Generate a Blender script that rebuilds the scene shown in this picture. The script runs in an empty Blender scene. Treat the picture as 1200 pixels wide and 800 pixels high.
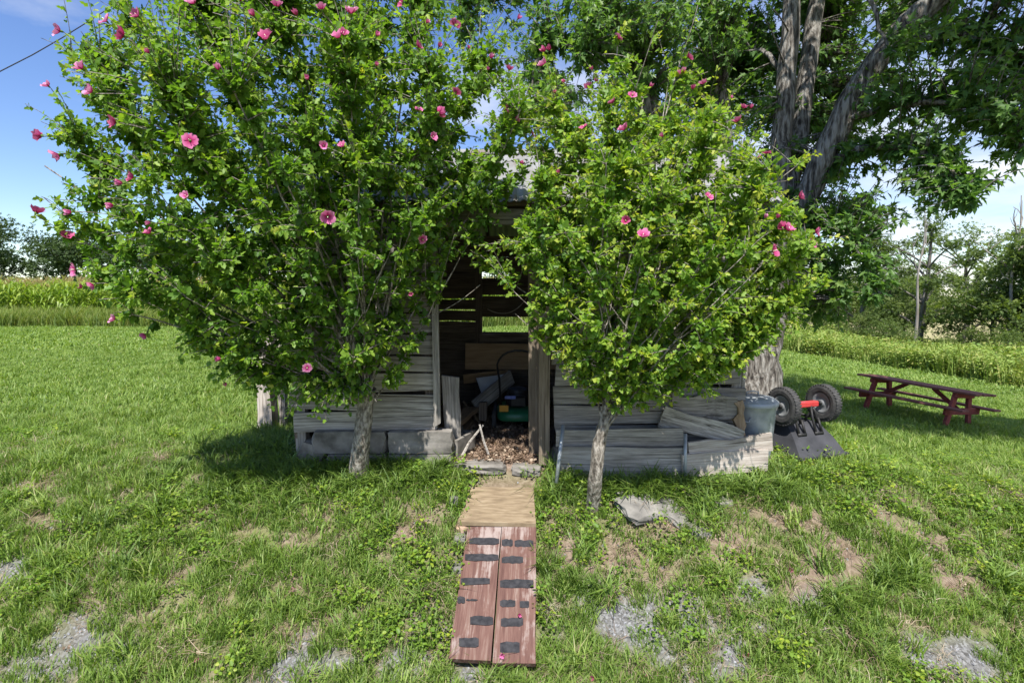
import bpy, math
import numpy as np
from mathutils import Vector, Matrix

rng = np.random.default_rng(11)
scene = bpy.context.scene
COL = scene.collection
PI = math.pi

# ------------------------------------------------------------------ camera
CAM_Z = 1.5
PITCH = math.atan(55.0 / 600.0)
cam_d = bpy.data.cameras.new('camera')
cam_d.lens = 18.0; cam_d.sensor_width = 36.0; cam_d.clip_start = 0.05; cam_d.clip_end = 3000
cam = bpy.data.objects.new('camera', cam_d); COL.objects.link(cam)
cam.location = (0, 0, CAM_Z); cam.rotation_euler = (PI / 2 - PITCH, 0, 0)
scene.camera = cam

# ------------------------------------------------------------------ sun and sky
SUN_DIR = Vector((-0.06, -0.62, 1.04)).normalized()          # towards the sun
sun_d = bpy.data.lights.new('sun', 'SUN'); sun_d.energy = 2.5; sun_d.angle = math.radians(0.53)
sun_d.color = (1.0, 0.965, 0.90)
sun = bpy.data.objects.new('sun', sun_d); COL.objects.link(sun)
sun.location = (0, 0, 30); sun.rotation_euler = SUN_DIR.to_track_quat('Z', 'Y').to_euler()

world = bpy.data.worlds.new('World'); scene.world = world; world.use_nodes = True
wn = world.node_tree.nodes; wl = world.node_tree.links; wn.clear()
wout = wn.new('ShaderNodeOutputWorld'); wbg = wn.new('ShaderNodeBackground'); wbg.inputs[1].default_value = 0.15
sky = wn.new('ShaderNodeTexSky'); sky.sky_type = 'NISHITA'; sky.sun_disc = False
sky.sun_elevation = math.asin(SUN_DIR.z); sky.sun_rotation = math.atan2(SUN_DIR.x, SUN_DIR.y)
sky.air_density = 1.0; sky.dust_density = 0.15; sky.ozone_density = 2.5
wtc = wn.new('ShaderNodeTexCoord')
sep = wn.new('ShaderNodeSeparateXYZ'); wl.new(wtc.outputs['Generated'], sep.inputs[0])
def wmath(op, a, b=None, c=None):
    n = wn.new('ShaderNodeMath'); n.operation = op
    for i, v in enumerate((a, b, c)):
        if v is None: continue
        if isinstance(v, (int, float)): n.inputs[i].default_value = v
        else: wl.new(v, n.inputs[i])
    return n.outputs[0]
zz = wmath('MAXIMUM', wmath('ADD', sep.outputs['Z'], 0.12), 0.03)
cx_ = wmath('DIVIDE', sep.outputs['X'], zz); cy_ = wmath('DIVIDE', sep.outputs['Y'], zz)
comb = wn.new('ShaderNodeCombineXYZ'); wl.new(cx_, comb.inputs[0]); wl.new(cy_, comb.inputs[1])
cn = wn.new('ShaderNodeTexNoise'); cn.inputs['Scale'].default_value = 0.95; cn.inputs['Detail'].default_value = 7
cn.inputs['Roughness'].default_value = 0.56
cmap = wn.new('ShaderNodeMapping'); cmap.inputs['Location'].default_value = (3.1, 7.7, 0)
wl.new(comb.outputs[0], cmap.inputs[0]); wl.new(cmap.outputs[0], cn.inputs['Vector'])
bias = wmath('MULTIPLY_ADD', sep.outputs['X'], 0.20, -0.01)
cv = wmath('ADD', cn.outputs['Fac'], bias)
cr = wn.new('ShaderNodeValToRGB'); cr.color_ramp.elements[0].position = 0.46; cr.color_ramp.elements[1].position = 0.80; e3 = cr.color_ramp.elements.new(.60); e3.color = (.42, .42, .42, 1)
wl.new(cv, cr.inputs[0])
hs = wn.new('ShaderNodeHueSaturation'); hs.inputs['Hue'].default_value = 0.512; hs.inputs['Saturation'].default_value = 1.15; hs.inputs['Value'].default_value = 0.37
wl.new(sky.outputs[0], hs.inputs['Color'])
cmix = wn.new('ShaderNodeMixRGB'); cmix.inputs[2].default_value = (2.05, 2.1, 2.2, 1)
wl.new(cr.outputs[0], cmix.inputs[0]); wl.new(hs.outputs[0], cmix.inputs[1])
wl.new(cmix.outputs[0], wbg.inputs[0]); wl.new(wbg.outputs[0], wout.inputs[0])

scene.view_settings.view_transform = 'Standard'; scene.view_settings.look = 'None'
scene.view_settings.gamma = 1.0; scene.view_settings.use_curve_mapping = False
scene.view_settings.exposure = 1.85
scene.cycles.max_bounces = 7; scene.cycles.diffuse_bounces = 5; scene.cycles.transparent_max_bounces = 8

# ------------------------------------------------------------------ helpers
def pray(px, py):
    u = (px - 600) / 600.0; v = (400 - py) / 600.0
    return np.array([u, math.cos(PITCH) + v * math.sin(PITCH), -math.sin(PITCH) + v * math.cos(PITCH)])
ORG = np.array([0, 0, CAM_Z])
def at(px, py, t):                       # point seen at that direction, t metres deep
    return ORG + pray(px, py) * t

def _hash(ix, iy, seed):
    n = (ix * 374761393 + iy * 668265263 + seed * 974634777) & 0xffffffff
    n = ((n ^ (n >> 13)) * 1274126177) & 0xffffffff
    return ((n ^ (n >> 16)) & 0xffff) / 65535.0
def vnoise(x, y, seed=0):
    x = np.asarray(x, float); y = np.asarray(y, float)
    ix = np.floor(x).astype(np.int64); iy = np.floor(y).astype(np.int64)
    fx = x - ix; fy = y - iy; fx = fx * fx * (3 - 2 * fx); fy = fy * fy * (3 - 2 * fy)
    a = _hash(ix, iy, seed); b = _hash(ix + 1, iy, seed); c = _hash(ix, iy + 1, seed); d = _hash(ix + 1, iy + 1, seed)
    return (a * (1 - fx) + b * fx) * (1 - fy) + (c * (1 - fx) + d * fx) * fy
def fbm(x, y, seed=0, o=4):
    s = 0; a = 0.5; tot = 0
    for i in range(o):
        s = s + a * vnoise(np.asarray(x) * 2 ** i, np.asarray(y) * 2 ** i, seed + i); tot += a; a *= 0.5
    return s / tot
def sstep(a, b, x):
    t = np.clip((np.asarray(x, float) - a) / (b - a), 0, 1); return t * t * (3 - 2 * t)

def terrain(x, y):
    x = np.asarray(x, float); y = np.asarray(y, float)
    edge = 4.42 + 0.22 * (fbm(x * 0.6, 3.0 + 0 * x, 5, 2) - 0.5) * sstep(0.8, 2.5, np.abs(x))
    s = np.clip((edge - y) / 1.9, 0, 1)
    h = -0.85 * (0.5 * s + 0.5 * s * s * (3 - 2 * s))
    h = h - 0.085 * sstep(0.50, 0.30, np.abs(x + 0.05)) * sstep(4.5, 4.3, y) * sstep(2.6, 3.0, y)
    r = np.maximum(0, x - 2.2)
    h = h - 4.0 * (1 - np.exp(-r * 0.029)) * sstep(2.0, 4.0, x)
    h = h + 0.05 * (fbm(x * 1.6, y * 1.6, 21, 3) - 0.5) * (1 - 0.8 * sstep(8, 20, np.hypot(x, y)))
    h = h + 0.022 * (fbm(x * 9, y * 9, 31, 2) - 0.5)
    return h
def gpix(px, py):
    d = pray(px, py); t = np.linspace(0.5, 120, 24000)
    P = ORG[None] + d[None] * t[:, None]
    below = P[:, 2] < terrain(P[:, 0], P[:, 1])
    i = int(np.argmax(below)); return P[i]
def gz(x, y): return float(terrain(np.array([x]), np.array([y]))[0])

def setp(o, label=None, cat=None, group=None, kind=None):
    if label: o['label'] = label
    if cat: o['category'] = cat
    if group: o['group'] = group
    if kind: o['kind'] = kind
    return o
def empty(name, loc, label, cat, group=None, rot=(0, 0, 0)):
    o = bpy.data.objects.new(name, None); COL.objects.link(o)
    o.location = loc; o.rotation_euler = rot; o.empty_display_size = 0.1
    return setp(o, label, cat, group)
def mesh_np(name, V, faces, smooth=False, var=None, midx=None):
    """faces: list of index lists or an (n,k) array"""
    me = bpy.data.meshes.new(name)
    V = np.ascontiguousarray(V, dtype=np.float32)
    if isinstance(faces, np.ndarray):
        tot = np.full(len(faces), faces.shape[1], np.int32); li = faces.astype(np.int32).ravel()
    else:
        tot = np.array([len(f) for f in faces], np.int32)
        li = np.concatenate([np.asarray(f, np.int32) for f in faces])
    st = np.concatenate([[0], np.cumsum(tot)[:-1]]).astype(np.int32)
    me.vertices.add(len(V)); me.vertices.foreach_set('co', V.ravel())
    me.loops.add(len(li)); me.loops.foreach_set('vertex_index', li)
    me.polygons.add(len(tot)); me.polygons.foreach_set('loop_start', st); me.polygons.foreach_set('loop_total', tot)
    if midx is not None: me.polygons.foreach_set('material_index', np.asarray(midx, np.int32))
    me.polygons.foreach_set('use_smooth', np.full(len(tot), smooth))
    if var is not None:
        a = me.attributes.new('var', 'FLOAT', 'POINT'); a.data.foreach_set('value', np.asarray(var, np.float32))
    me.update(calc_edges=True); me.validate()
    return me
def link(name, me, mats, parent=None, loc=(0, 0, 0), rot=None):
    o = bpy.data.objects.new(name, me); COL.objects.link(o); o.location = loc
    if rot is not None: o.rotation_euler = rot
    if not isinstance(mats, (list, tuple)): mats = [mats]
    if len(me.materials) == 0:
        for m in mats: me.materials.append(m)
    if parent is not None: o.parent = parent
    return o
class MB:
    def __init__(s): s.v = []; s.f = []; s.m = []; s.n = 0
    def add(s, V, F, mi=0):
        V = np.asarray(V, float); s.v.append(V); s.f += [[i + s.n for i in f] for f in F]; s.m += [mi] * len(F); s.n += len(V)
    def box(s, c, d, R=None, mi=0, bev=0.0):
        c = np.asarray(c, float); d = np.asarray(d, float) / 2
        if bev <= 0:
            P = np.array([[x, y, z] for x in (-1, 1) for y in (-1, 1) for z in (-1, 1)]) * d
            F = [[0, 1, 3, 2], [4, 6, 7, 5], [0, 4, 5, 1], [2, 3, 7, 6], [0, 2, 6, 4], [1, 5, 7, 3]]
        else:
            b = bev; out = []
            prof = [(-1, -1, 0), (-1, -1, 1), (1, -1, 1), (1, -1, 0), (1, 1, 0), (1, 1, 1), (-1, 1, 1), (-1, 1, 0)]
            oct_ = [(-d[0], -d[1] + b), (-d[0] + b, -d[1]), (d[0] - b, -d[1]), (d[0], -d[1] + b), (d[0], d[1] - b), (d[0] - b, d[1]), (-d[0] + b, d[1]), (-d[0], d[1] - b)]
            inn = [(x * (1 - b / max(d[0], b * 1.5)), y * (1 - b / max(d[1], b * 1.5))) for x, y in oct_]
            for z, ring in ((-d[2], inn), (-d[2] + b, oct_), (d[2] - b, oct_), (d[2], inn)):
                out += [(x, y, z) for x, y in ring]
            P = np.array(out); F = []
            for k in range(3):
                for i in range(8):
                    j = (i + 1) % 8; F.append([k * 8 + i, k * 8 + j, k * 8 + 8 + j, k * 8 + 8 + i])
            F.append(list(range(7, -1, -1))); F.append(list(range(24, 32)))
        if R is not None: P = P @ np.asarray(R).T
        s.add(P + c, F, mi)
    def tube(s, pts, rad, n=8, mi=0, cap=True):
        V, F = tube_np(pts, rad, n, cap); s.add(V, F, mi)
    def lathe(s, prof, n=20, mi=0, M=None, close=False):
        V = []; F = []
        k = len(prof)
        for i in range(n):
            a = 2 * PI * i / n
            for r, z in prof: V.append((r * math.cos(a), r * math.sin(a), z))
        for i in range(n):
            j = (i + 1) % n
            for q in range(k - 1): F.append([i * k + q, j * k + q, j * k + q + 1, i * k + q + 1])
            if close: F.append([i * k + k - 1, j * k + k - 1, j * k, i * k])
        V = np.array(V)
        if M is not None: V = (np.c_[V, np.ones(len(V))] @ np.asarray(M).T)[:, :3]
        s.add(V, F, mi)
    def mesh(s, name, smooth=False): return mesh_np(name, np.concatenate(s.v), s.f, smooth, midx=s.m)
def tube_np(pts, rad, n=8, cap=True, rough=0.0):
    pts = np.asarray(pts, float); k = len(pts)
    rad = np.full(k, rad) if np.isscalar(rad) else np.asarray(rad, float)
    T = np.gradient(pts, axis=0); T /= np.linalg.norm(T, axis=1)[:, None] + 1e-9
    ref = np.array([0, 0, 1.0]) if abs(T[0][2]) < 0.9 else np.array([1.0, 0, 0])
    u = np.cross(T[0], ref); u /= np.linalg.norm(u)
    V = []
    for i in range(k):
        u = u - T[i] * np.dot(u, T[i]); u /= np.linalg.norm(u); w = np.cross(T[i], u)
        for j in range(n):
            a = 2 * PI * j / n; r = rad[i] * (1 + rough * (rng.random() - 0.5))
            V.append(pts[i] + r * (u * math.cos(a) + w * math.sin(a)))
    F = []
    for i in range(k - 1):
        for j in range(n):
            q = (j + 1) % n; F.append([i * n + j, i * n + q, i * n + n + q, i * n + n + j])
    if cap: F.append(list(range(n - 1, -1, -1))); F.append(list(range((k - 1) * n, k * n)))
    return np.array(V), F
def bez(p0, p1, p2, n):
    t = np.linspace(0, 1, n)[:, None]
    return (1 - t) ** 2 * p0 + 2 * t * (1 - t) * p1 + t ** 2 * p2
def smooth_path(pts, n):
    pts = np.asarray(pts, float); d = np.r_[0, np.cumsum(np.linalg.norm(np.diff(pts, axis=0), axis=1))]
    m = np.gradient(pts, d, axis=0); s = np.linspace(0, d[-1], n); out = []
    for x in s:
        i = min(np.searchsorted(d, x, side='right') - 1, len(d) - 2); h = d[i + 1] - d[i]; t = (x - d[i]) / h
        out.append((2*t**3-3*t**2+1)*pts[i] + (t**3-2*t**2+t)*h*m[i] + (-2*t**3+3*t**2)*pts[i+1] + (t**3-t**2)*h*m[i+1])
    return np.array(out)

# ------------------------------------------------------------------ materials
def mat(name, rough=0.8, spec=0.3, metal=0.0):
    m = bpy.data.materials.new(name); m.use_nodes = True
    nt = m.node_tree; b = nt.nodes['Principled BSDF']
    b.inputs['Roughness'].default_value = rough; b.inputs['Specular IOR Level'].default_value = spec
    b.inputs['Metallic'].default_value = metal
    return m, nt.nodes, nt.links, b
def ramp(nodes, stops):
    r = nodes.new('ShaderNodeValToRGB'); e = r.color_ramp.elements
    while len(e) < len(stops): e.new(0.5)
    for i, (p, c) in enumerate(stops): e[i].position = p; e[i].color = (*c, 1)
    return r
def coords(nodes, links, scale=(1, 1, 1), kind='Object', rand=True):
    tc = nodes.new('ShaderNodeTexCoord'); mp = nodes.new('ShaderNodeMapping'); mp.inputs['Scale'].default_value = scale
    links.new(tc.outputs[kind], mp.inputs[0])
    if rand:
        oi = nodes.new('ShaderNodeObjectInfo'); mu = nodes.new('ShaderNodeMath'); mu.operation = 'MULTIPLY'; mu.inputs[1].default_value = 37.0
        links.new(oi.outputs['Random'], mu.inputs[0]); links.new(mu.outputs[0], mp.inputs['Location'])
    return mp.outputs[0]
def noise(nodes, links, vec, scale, detail=4, rough=0.55):
    n = nodes.new('ShaderNodeTexNoise'); n.inputs['Scale'].default_value = scale; n.inputs['Detail'].default_value = detail
    n.inputs['Roughness'].default_value = rough
    links.new(vec, n.inputs['Vector']); return n.outputs['Fac']
def mixc(nodes, links, fac, a, b, blend='MIX'):
    n = nodes.new('ShaderNodeMixRGB'); n.blend_type = blend
    for i, v in enumerate((fac, a, b)):
        if isinstance(v, (int, float)): n.inputs[i].default_value = v
        elif isinstance(v, tuple): n.inputs[i].default_value = (*v, 1)
        else: links.new(v, n.inputs[i])
    return n.outputs[0]
def bump(nodes, links, h, bsdf, strength=0.5, dist=0.01):
    b = nodes.new('ShaderNodeBump'); b.inputs['Strength'].default_value = strength; b.inputs['Distance'].default_value = dist
    links.new(h, b.inputs['Height']); links.new(b.outputs[0], bsdf.inputs['Normal'])
def noisy(name, stops, scale, vscale=(1, 1, 1), rough=0.8, spec=0.3, metal=0.0, bstr=0.4, bdist=0.005, detail=5, rand_val=0.0):
    m, n, l, b = mat(name, rough, spec, metal)
    v = coords(n, l, vscale); f = noise(n, l, v, scale, detail); r = ramp(n, stops); l.new(f, r.inputs[0])
    c = r.outputs[0]
    if rand_val > 0:
        oi = n.new('ShaderNodeObjectInfo'); mr = n.new('ShaderNodeMapRange')
        mr.inputs['To Min'].default_value = 1 - rand_val; mr.inputs['To Max'].default_value = 1 + rand_val
        l.new(oi.outputs['Random'], mr.inputs['Value'])
        vm = n.new('ShaderNodeVectorMath'); vm.operation = 'SCALE'; l.new(c, vm.inputs[0]); l.new(mr.outputs[0], vm.inputs['Scale']); c = vm.outputs[0]
    l.new(c, b.inputs['Base Color'])
    if bstr: bump(n, l, f, b, bstr, bdist)
    return m
def wood(name, dark, mid, light, grain=34, crack=True, rand_val=0.22):
    m, n, l, b = mat(name, 0.85, 0.2)
    v = coords(n, l, (2.6, grain * 2.0, grain * 2.0)); f = noise(n, l, v, 1.0, 8, 0.72)
    r = ramp(n, [(0.32, dark), (0.5, mid), (0.66, light)]); l.new(f, r.inputs[0])
    v2 = coords(n, l, (2.0, 6, 6)); f2 = noise(n, l, v2, 1.2, 3); r2 = ramp(n, [(0.3, (0.75, 0.73, 0.70)), (0.65, (1.1, 1.08, 1.06))]); l.new(f2, r2.inputs[0])
    c = mixc(n, l, 1.0, r.outputs[0], r2.outputs[0], 'MULTIPLY')
    if crack:
        v3 = coords(n, l, (0.9, 60, 60)); f3 = noise(n, l, v3, 1.0, 2); r3 = ramp(n, [(0.3, (0.25, 0.22, 0.2)), (0.38, (1, 1, 1))]); l.new(f3, r3.inputs[0])
        c = mixc(n, l, 0.8, c, r3.outputs[0], 'MULTIPLY')
    oi = n.new('ShaderNodeObjectInfo'); mr = n.new('ShaderNodeMapRange'); mr.inputs['To Min'].default_value = 1 - rand_val; mr.inputs['To Max'].default_value = 1 + rand_val
    l.new(oi.outputs['Random'], mr.inputs['Value'])
    vm = n.new('ShaderNodeVectorMath'); vm.operation = 'SCALE'; l.new(c, vm.inputs[0]); l.new(mr.outputs[0], vm.inputs['Scale'])
    l.new(vm.outputs[0], b.inputs['Base Color']); bump(n, l, f, b, 0.7, 0.004)
    return m
def leafmat(name, cols, trans=0.35, rough=0.45, objvar=0.0, gloss=0.35):
    """colour follows the per-leaf attribute var; part of the light passes through"""
    m = bpy.data.materials.new(name); m.use_nodes = True; n = m.node_tree.nodes; l = m.node_tree.links
    b = n['Principled BSDF']; b.inputs['Roughness'].default_value = rough; b.inputs['Specular IOR Level'].default_value = gloss
    at_ = n.new('ShaderNodeAttribute'); at_.attribute_name = 'var'
    fac = at_.outputs['Fac']
    if objvar > 0:
        oi = n.new('ShaderNodeObjectInfo'); ma = n.new('ShaderNodeMath'); ma.operation = 'MULTIPLY_ADD'; ma.inputs[1].default_value = objvar; ma.inputs[2].default_value = -objvar / 2
        l.new(oi.outputs['Random'], ma.inputs[0]); ad = n.new('ShaderNodeMath'); ad.operation = 'ADD'; l.new(fac, ad.inputs[0]); l.new(ma.outputs[0], ad.inputs[1]); fac = ad.outputs[0]
    r = ramp(n, cols); l.new(fac, r.inputs[0]); l.new(r.outputs[0], b.inputs['Base Color'])
    t = n.new('ShaderNodeBsdfTranslucent')
    tm = n.new('ShaderNodeVectorMath'); tm.operation = 'MULTIPLY'; tm.inputs[1].default_value = (1.25, 1.3, 0.5); l.new(r.outputs[0], tm.inputs[0]); l.new(tm.outputs[0], t.inputs['Color'])
    mx = n.new('ShaderNodeMixShader'); mx.inputs[0].default_value = trans
    l.new(b.outputs[0], mx.inputs[1]); l.new(t.outputs[0], mx.inputs[2]); l.new(mx.outputs[0], n['Material Output'].inputs[0])
    return m

M = {}
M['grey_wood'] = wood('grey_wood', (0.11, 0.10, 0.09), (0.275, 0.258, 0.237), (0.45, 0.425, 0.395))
M['pale_wood'] = wood('pale_wood', (0.20, 0.17, 0.145), (0.36, 0.32, 0.285), (0.52, 0.48, 0.44))
M['tan_wood'] = wood('tan_wood', (0.15, 0.105, 0.065), (0.27, 0.195, 0.125), (0.36, 0.275, 0.185), grain=26, crack=False, rand_val=0.12)
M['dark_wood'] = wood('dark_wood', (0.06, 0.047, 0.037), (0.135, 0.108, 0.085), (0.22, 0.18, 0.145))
M['post_wood'] = wood('post_wood', (0.12, 0.095, 0.07), (0.205, 0.165, 0.125), (0.28, 0.235, 0.185), grain=26, crack=True, rand_val=0.1)
M['ply'] = noisy('plywood', [(0.3, (0.30, 0.19, 0.10)), (0.7, (0.46, 0.31, 0.18))], 4, (1, 8, 8), 0.8)
M['osb'] = noisy('weathered_ply_board', [(0.3, (0.125, 0.09, 0.055)), (0.5, (0.20, 0.148, 0.092)), (0.7, (0.265, 0.205, 0.135))], 9, (1, 7, 1), 0.85, bstr=0.3, bdist=.002, detail=9)
M['red_plank'] = None
def red_plank():
    m, n, l, b = mat('worn_red_paint', 0.75, 0.25)
    v = coords(n, l, (3, 42, 42)); f = noise(n, l, v, 1.0, 6, 0.7); v2 = coords(n, l, (1.6, 2.4, 2.4)); f2 = noise(n, l, v2, 2.0, 5, 0.65)
    r = ramp(n, [(0.3, (0.074, 0.034, 0.028)), (0.52, (0.132, 0.070, 0.056)), (0.7, (0.205, 0.145, 0.118))]); l.new(f, r.inputs[0])
    ad = n.new('ShaderNodeMath'); ad.operation = 'MULTIPLY_ADD'; ad.inputs[1].default_value = 0.55; l.new(f, ad.inputs[0]); l.new(f2, ad.inputs[2])
    r2 = ramp(n, [(0.80, (0, 0, 0)), (0.94, (1, 1, 1))]); l.new(ad.outputs[0], r2.inputs[0])
    c = mixc(n, l, r2.outputs[0], r.outputs[0], (0.27, 0.215, 0.195))
    l.new(c, b.inputs['Base Color']); bump(n, l, f, b, 0.6, 0.003); return m
M['red_plank'] = red_plank()
M['red_table'] = wood('barn_red_paint', (0.13, 0.03, 0.028), (0.24, 0.055, 0.05), (0.33, 0.11, 0.10), crack=False, rand_val=0.2)
M['table_top'] = wood('weathered_table_boards', (0.10, 0.036, 0.03), (0.20, 0.078, 0.066), (0.30, 0.15, 0.125), crack=False, rand_val=0.15)
M['tape'] = noisy('black_grit_tape', [(0.35, (0.018, 0.018, 0.021)), (0.7, (0.045, 0.044, 0.048))], 30, rough=0.95, bstr=0.6, bdist=0.002)
M['concrete'] = noisy('old_concrete', [(0.3, (0.085, 0.078, 0.068)), (0.5, (0.18, 0.165, 0.147)), (0.7, (0.28, 0.26, 0.235))], 7, rough=0.95, bstr=0.8, bdist=0.01, detail=8)
M['stone'] = noisy('grey_stone', [(0.3, (0.09, 0.085, 0.078)), (0.5, (0.175, 0.165, 0.15)), (0.7, (0.27, 0.25, 0.225))], 6, rough=0.95, bstr=0.9, bdist=0.012, detail=8, rand_val=0.2)
M['brick'] = noisy('pale_brick', [(0.3, (0.30, 0.19, 0.13)), (0.7, (0.46, 0.33, 0.24))], 14, rough=0.95, bstr=0.6)
M['galv'] = noisy('galvanised_steel', [(0.3, (0.22, 0.245, 0.265)), (0.5, (0.31, 0.335, 0.355)), (0.7, (0.41, 0.43, 0.45))], 9, rough=0.5, spec=0.5, metal=0.45, bstr=0.1, bdist=0.002)
M['roof'] = noisy('weathered_tin', [(0.28, (0.20, 0.13, 0.09)), (0.42, (0.27, 0.26, 0.25)), (0.7, (0.36, 0.365, 0.37))], 2.2, rough=0.5, spec=0.5, metal=0.35, bstr=0.05, detail=6)
M['rubber'] = noisy('tyre_rubber', [(0.3, (0.03, 0.03, 0.032)), (0.7, (0.075, 0.072, 0.07))], 24, rough=0.85, bstr=0.2)
M['rim'] = noisy('grey_rim', [(0.3, (0.16, 0.165, 0.17)), (0.7, (0.24, 0.245, 0.25))], 12, rough=0.55, bstr=0.1)
M['tray'] = noisy('dark_plastic_tray', [(0.3, (0.028, 0.029, 0.033)), (0.7, (0.06, 0.06, 0.068))], 5, rough=0.75, spec=.2, bstr=0.1, detail=8)
M['black'] = noisy('black_steel', [(0.3, (0.012, 0.012, 0.013)), (0.7, (0.035, 0.033, 0.032))], 12, rough=0.5, bstr=0.1)
M['red_paint'] = noisy('red_paint', [(0.3, (0.42, 0.03, 0.035)), (0.7, (0.55, 0.06, 0.055))], 10, rough=0.4, spec=0.5, bstr=0.1)
M['green_paint'] = noisy('green_paint', [(0.3, (0.015, 0.12, 0.05)), (0.7, (0.03, 0.19, 0.085))], 10, rough=0.4, spec=0.5, bstr=0.1)
M['yellow_label'] = noisy('orange_sticker', [(0.3, (0.55, 0.26, 0.03)), (0.7, (0.65, 0.34, 0.05))], 8, rough=0.6, bstr=0)
M['blue_label'] = noisy('blue_sticker', [(0.3, (0.10, 0.13, 0.38)), (0.7, (0.25, 0.28, 0.55))], 30, rough=0.6, bstr=0)
M['pale_sheet'] = noisy('pale_sheet', [(0.3, (0.42, 0.43, 0.45)), (0.7, (0.58, 0.59, 0.62))], 8, rough=0.7, bstr=0.2)
M['blue_sheet'] = noisy('pale_blue_plastic', [(0.3, (0.40, 0.48, 0.55)), (0.7, (0.55, 0.62, 0.68))], 6, rough=0.5, bstr=0.2)
M['rope'] = noisy('pale_cord', [(0.3, (0.45, 0.40, 0.33)), (0.7, (0.6, 0.55, 0.47))], 40, rough=0.9, bstr=0)
M['wire'] = noisy('black_cable', [(0.3, (0.012, 0.012, 0.013)), (0.7, (0.02, 0.02, 0.02))], 10, rough=0.7, bstr=0)
M['bark_h'] = noisy('shrub_bark', [(0.34, (0.06, 0.05, 0.04)), (0.48, (0.19, 0.165, 0.135)), (0.60, (0.36, 0.325, 0.28))], 42, (1, 1, 0.45), rough=0.95, bstr=1.0, bdist=0.02, detail=9)
M['bark_m'] = noisy('maple_bark', [(0.36, (0.035, 0.03, 0.026)), (0.47, (0.13, 0.115, 0.098)), (0.60, (0.29, 0.272, 0.245))], 30, (1, 1, 0.16), rough=0.95, bstr=1.0, bdist=0.06, detail=9)
M['bark_far'] = noisy('far_bark', [(0.3, (0.08, 0.07, 0.058)), (0.7, (0.20, 0.185, 0.16))], 5, (1, 1, 0.3), rough=0.95, bstr=0.4, bdist=0.03)
M['dead_bark'] = noisy('dead_bark', [(0.3, (0.16, 0.14, 0.12)), (0.7, (0.34, 0.31, 0.28))], 5, (1, 1, 0.3), rough=0.95, bstr=0.4, bdist=0.03)
M['leaf_h'] = leafmat('hibiscus_leaf', [(0.0, (0.060, 0.135, 0.020)), (0.4, (0.138, 0.268, 0.032)), (0.75, (0.262, 0.385, 0.045)), (1.0, (0.44, 0.47, 0.065))], 0.5, 0.5)
M['leaf_m'] = leafmat('maple_leaf', [(0.0, (0.062, 0.138, 0.034)), (0.5, (0.125, 0.235, 0.055)), (1.0, (0.22, 0.325, 0.075))], 0.52, 0.45)
M['leaf_far'] = leafmat('far_leaf', [(0.0, (0.068, 0.11, 0.032)), (0.5, (0.128, 0.185, 0.05)), (1.0, (0.21, 0.255, 0.068))], 0.45, 0.7, objvar=0.35)
M['leaf_dark'] = leafmat('distant_leaf', [(0.0, (0.03, 0.058, 0.022)), (0.5, (0.06, 0.10, 0.03)), (1.0, (0.10, 0.14, 0.042))], 0.3, 0.7, objvar=0.3)
M['grass'] = leafmat('lawn_grass', [(0.0, (0.095, 0.160, 0.034)), (0.4, (0.170, 0.270, 0.052)), (0.75, (0.250, 0.345, 0.070)), (0.95, (0.33, 0.38, 0.11)), (1.0, (0.44, 0.40, 0.21))], 0.42, 0.5, objvar=0.25)
M['weed'] = leafmat('ground_weed', [(0.0, (0.085, 0.17, 0.026)), (0.6, (0.17, 0.28, 0.032)), (1.0, (0.32, 0.38, 0.04))], 0.4, 0.5, objvar=0.4)
M['tall_grass'] = leafmat('rank_grass', [(0.0, (0.09, 0.155, 0.03)), (0.6, (0.19, 0.26, 0.05)), (1.0, (0.35, 0.33, 0.12))], 0.4, 0.6, objvar=0.3)
M['goldenrod'] = leafmat('meadow_weed', [(0.0, (0.125, 0.21, 0.04)), (0.6, (0.235, 0.325, 0.065)), (1.0, (0.38, 0.37, 0.12))], 0.3, 0.6, objvar=0.4)
M['corn'] = leafmat('corn_leaf', [(0.0, (0.09, 0.17, 0.02)), (0.6, (0.20, 0.31, 0.035)), (0.9, (0.31, 0.38, 0.055)), (1.0, (0.42, 0.33, 0.17))], 0.42, 0.45, objvar=0.2)
M['litter'] = leafmat('dry_litter', [(0.0, (0.11, 0.07, 0.047)), (0.6, (0.235, 0.16, 0.11)), (1.0, (0.44, 0.36, 0.27))], 0.1, 0.8, objvar=0.5)
M['gravel'] = noisy('gravel_stone', [(0.3, (0.12, 0.12, 0.125)), (0.7, (0.30, 0.30, 0.31))], 3, rough=0.95, bstr=0.3, rand_val=0.4)
M['field'] = noisy('dry_field', [(0.3, (0.22, 0.19, 0.09)), (0.7, (0.32, 0.28, 0.15))], 0.4, rough=1, bstr=0)
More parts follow.
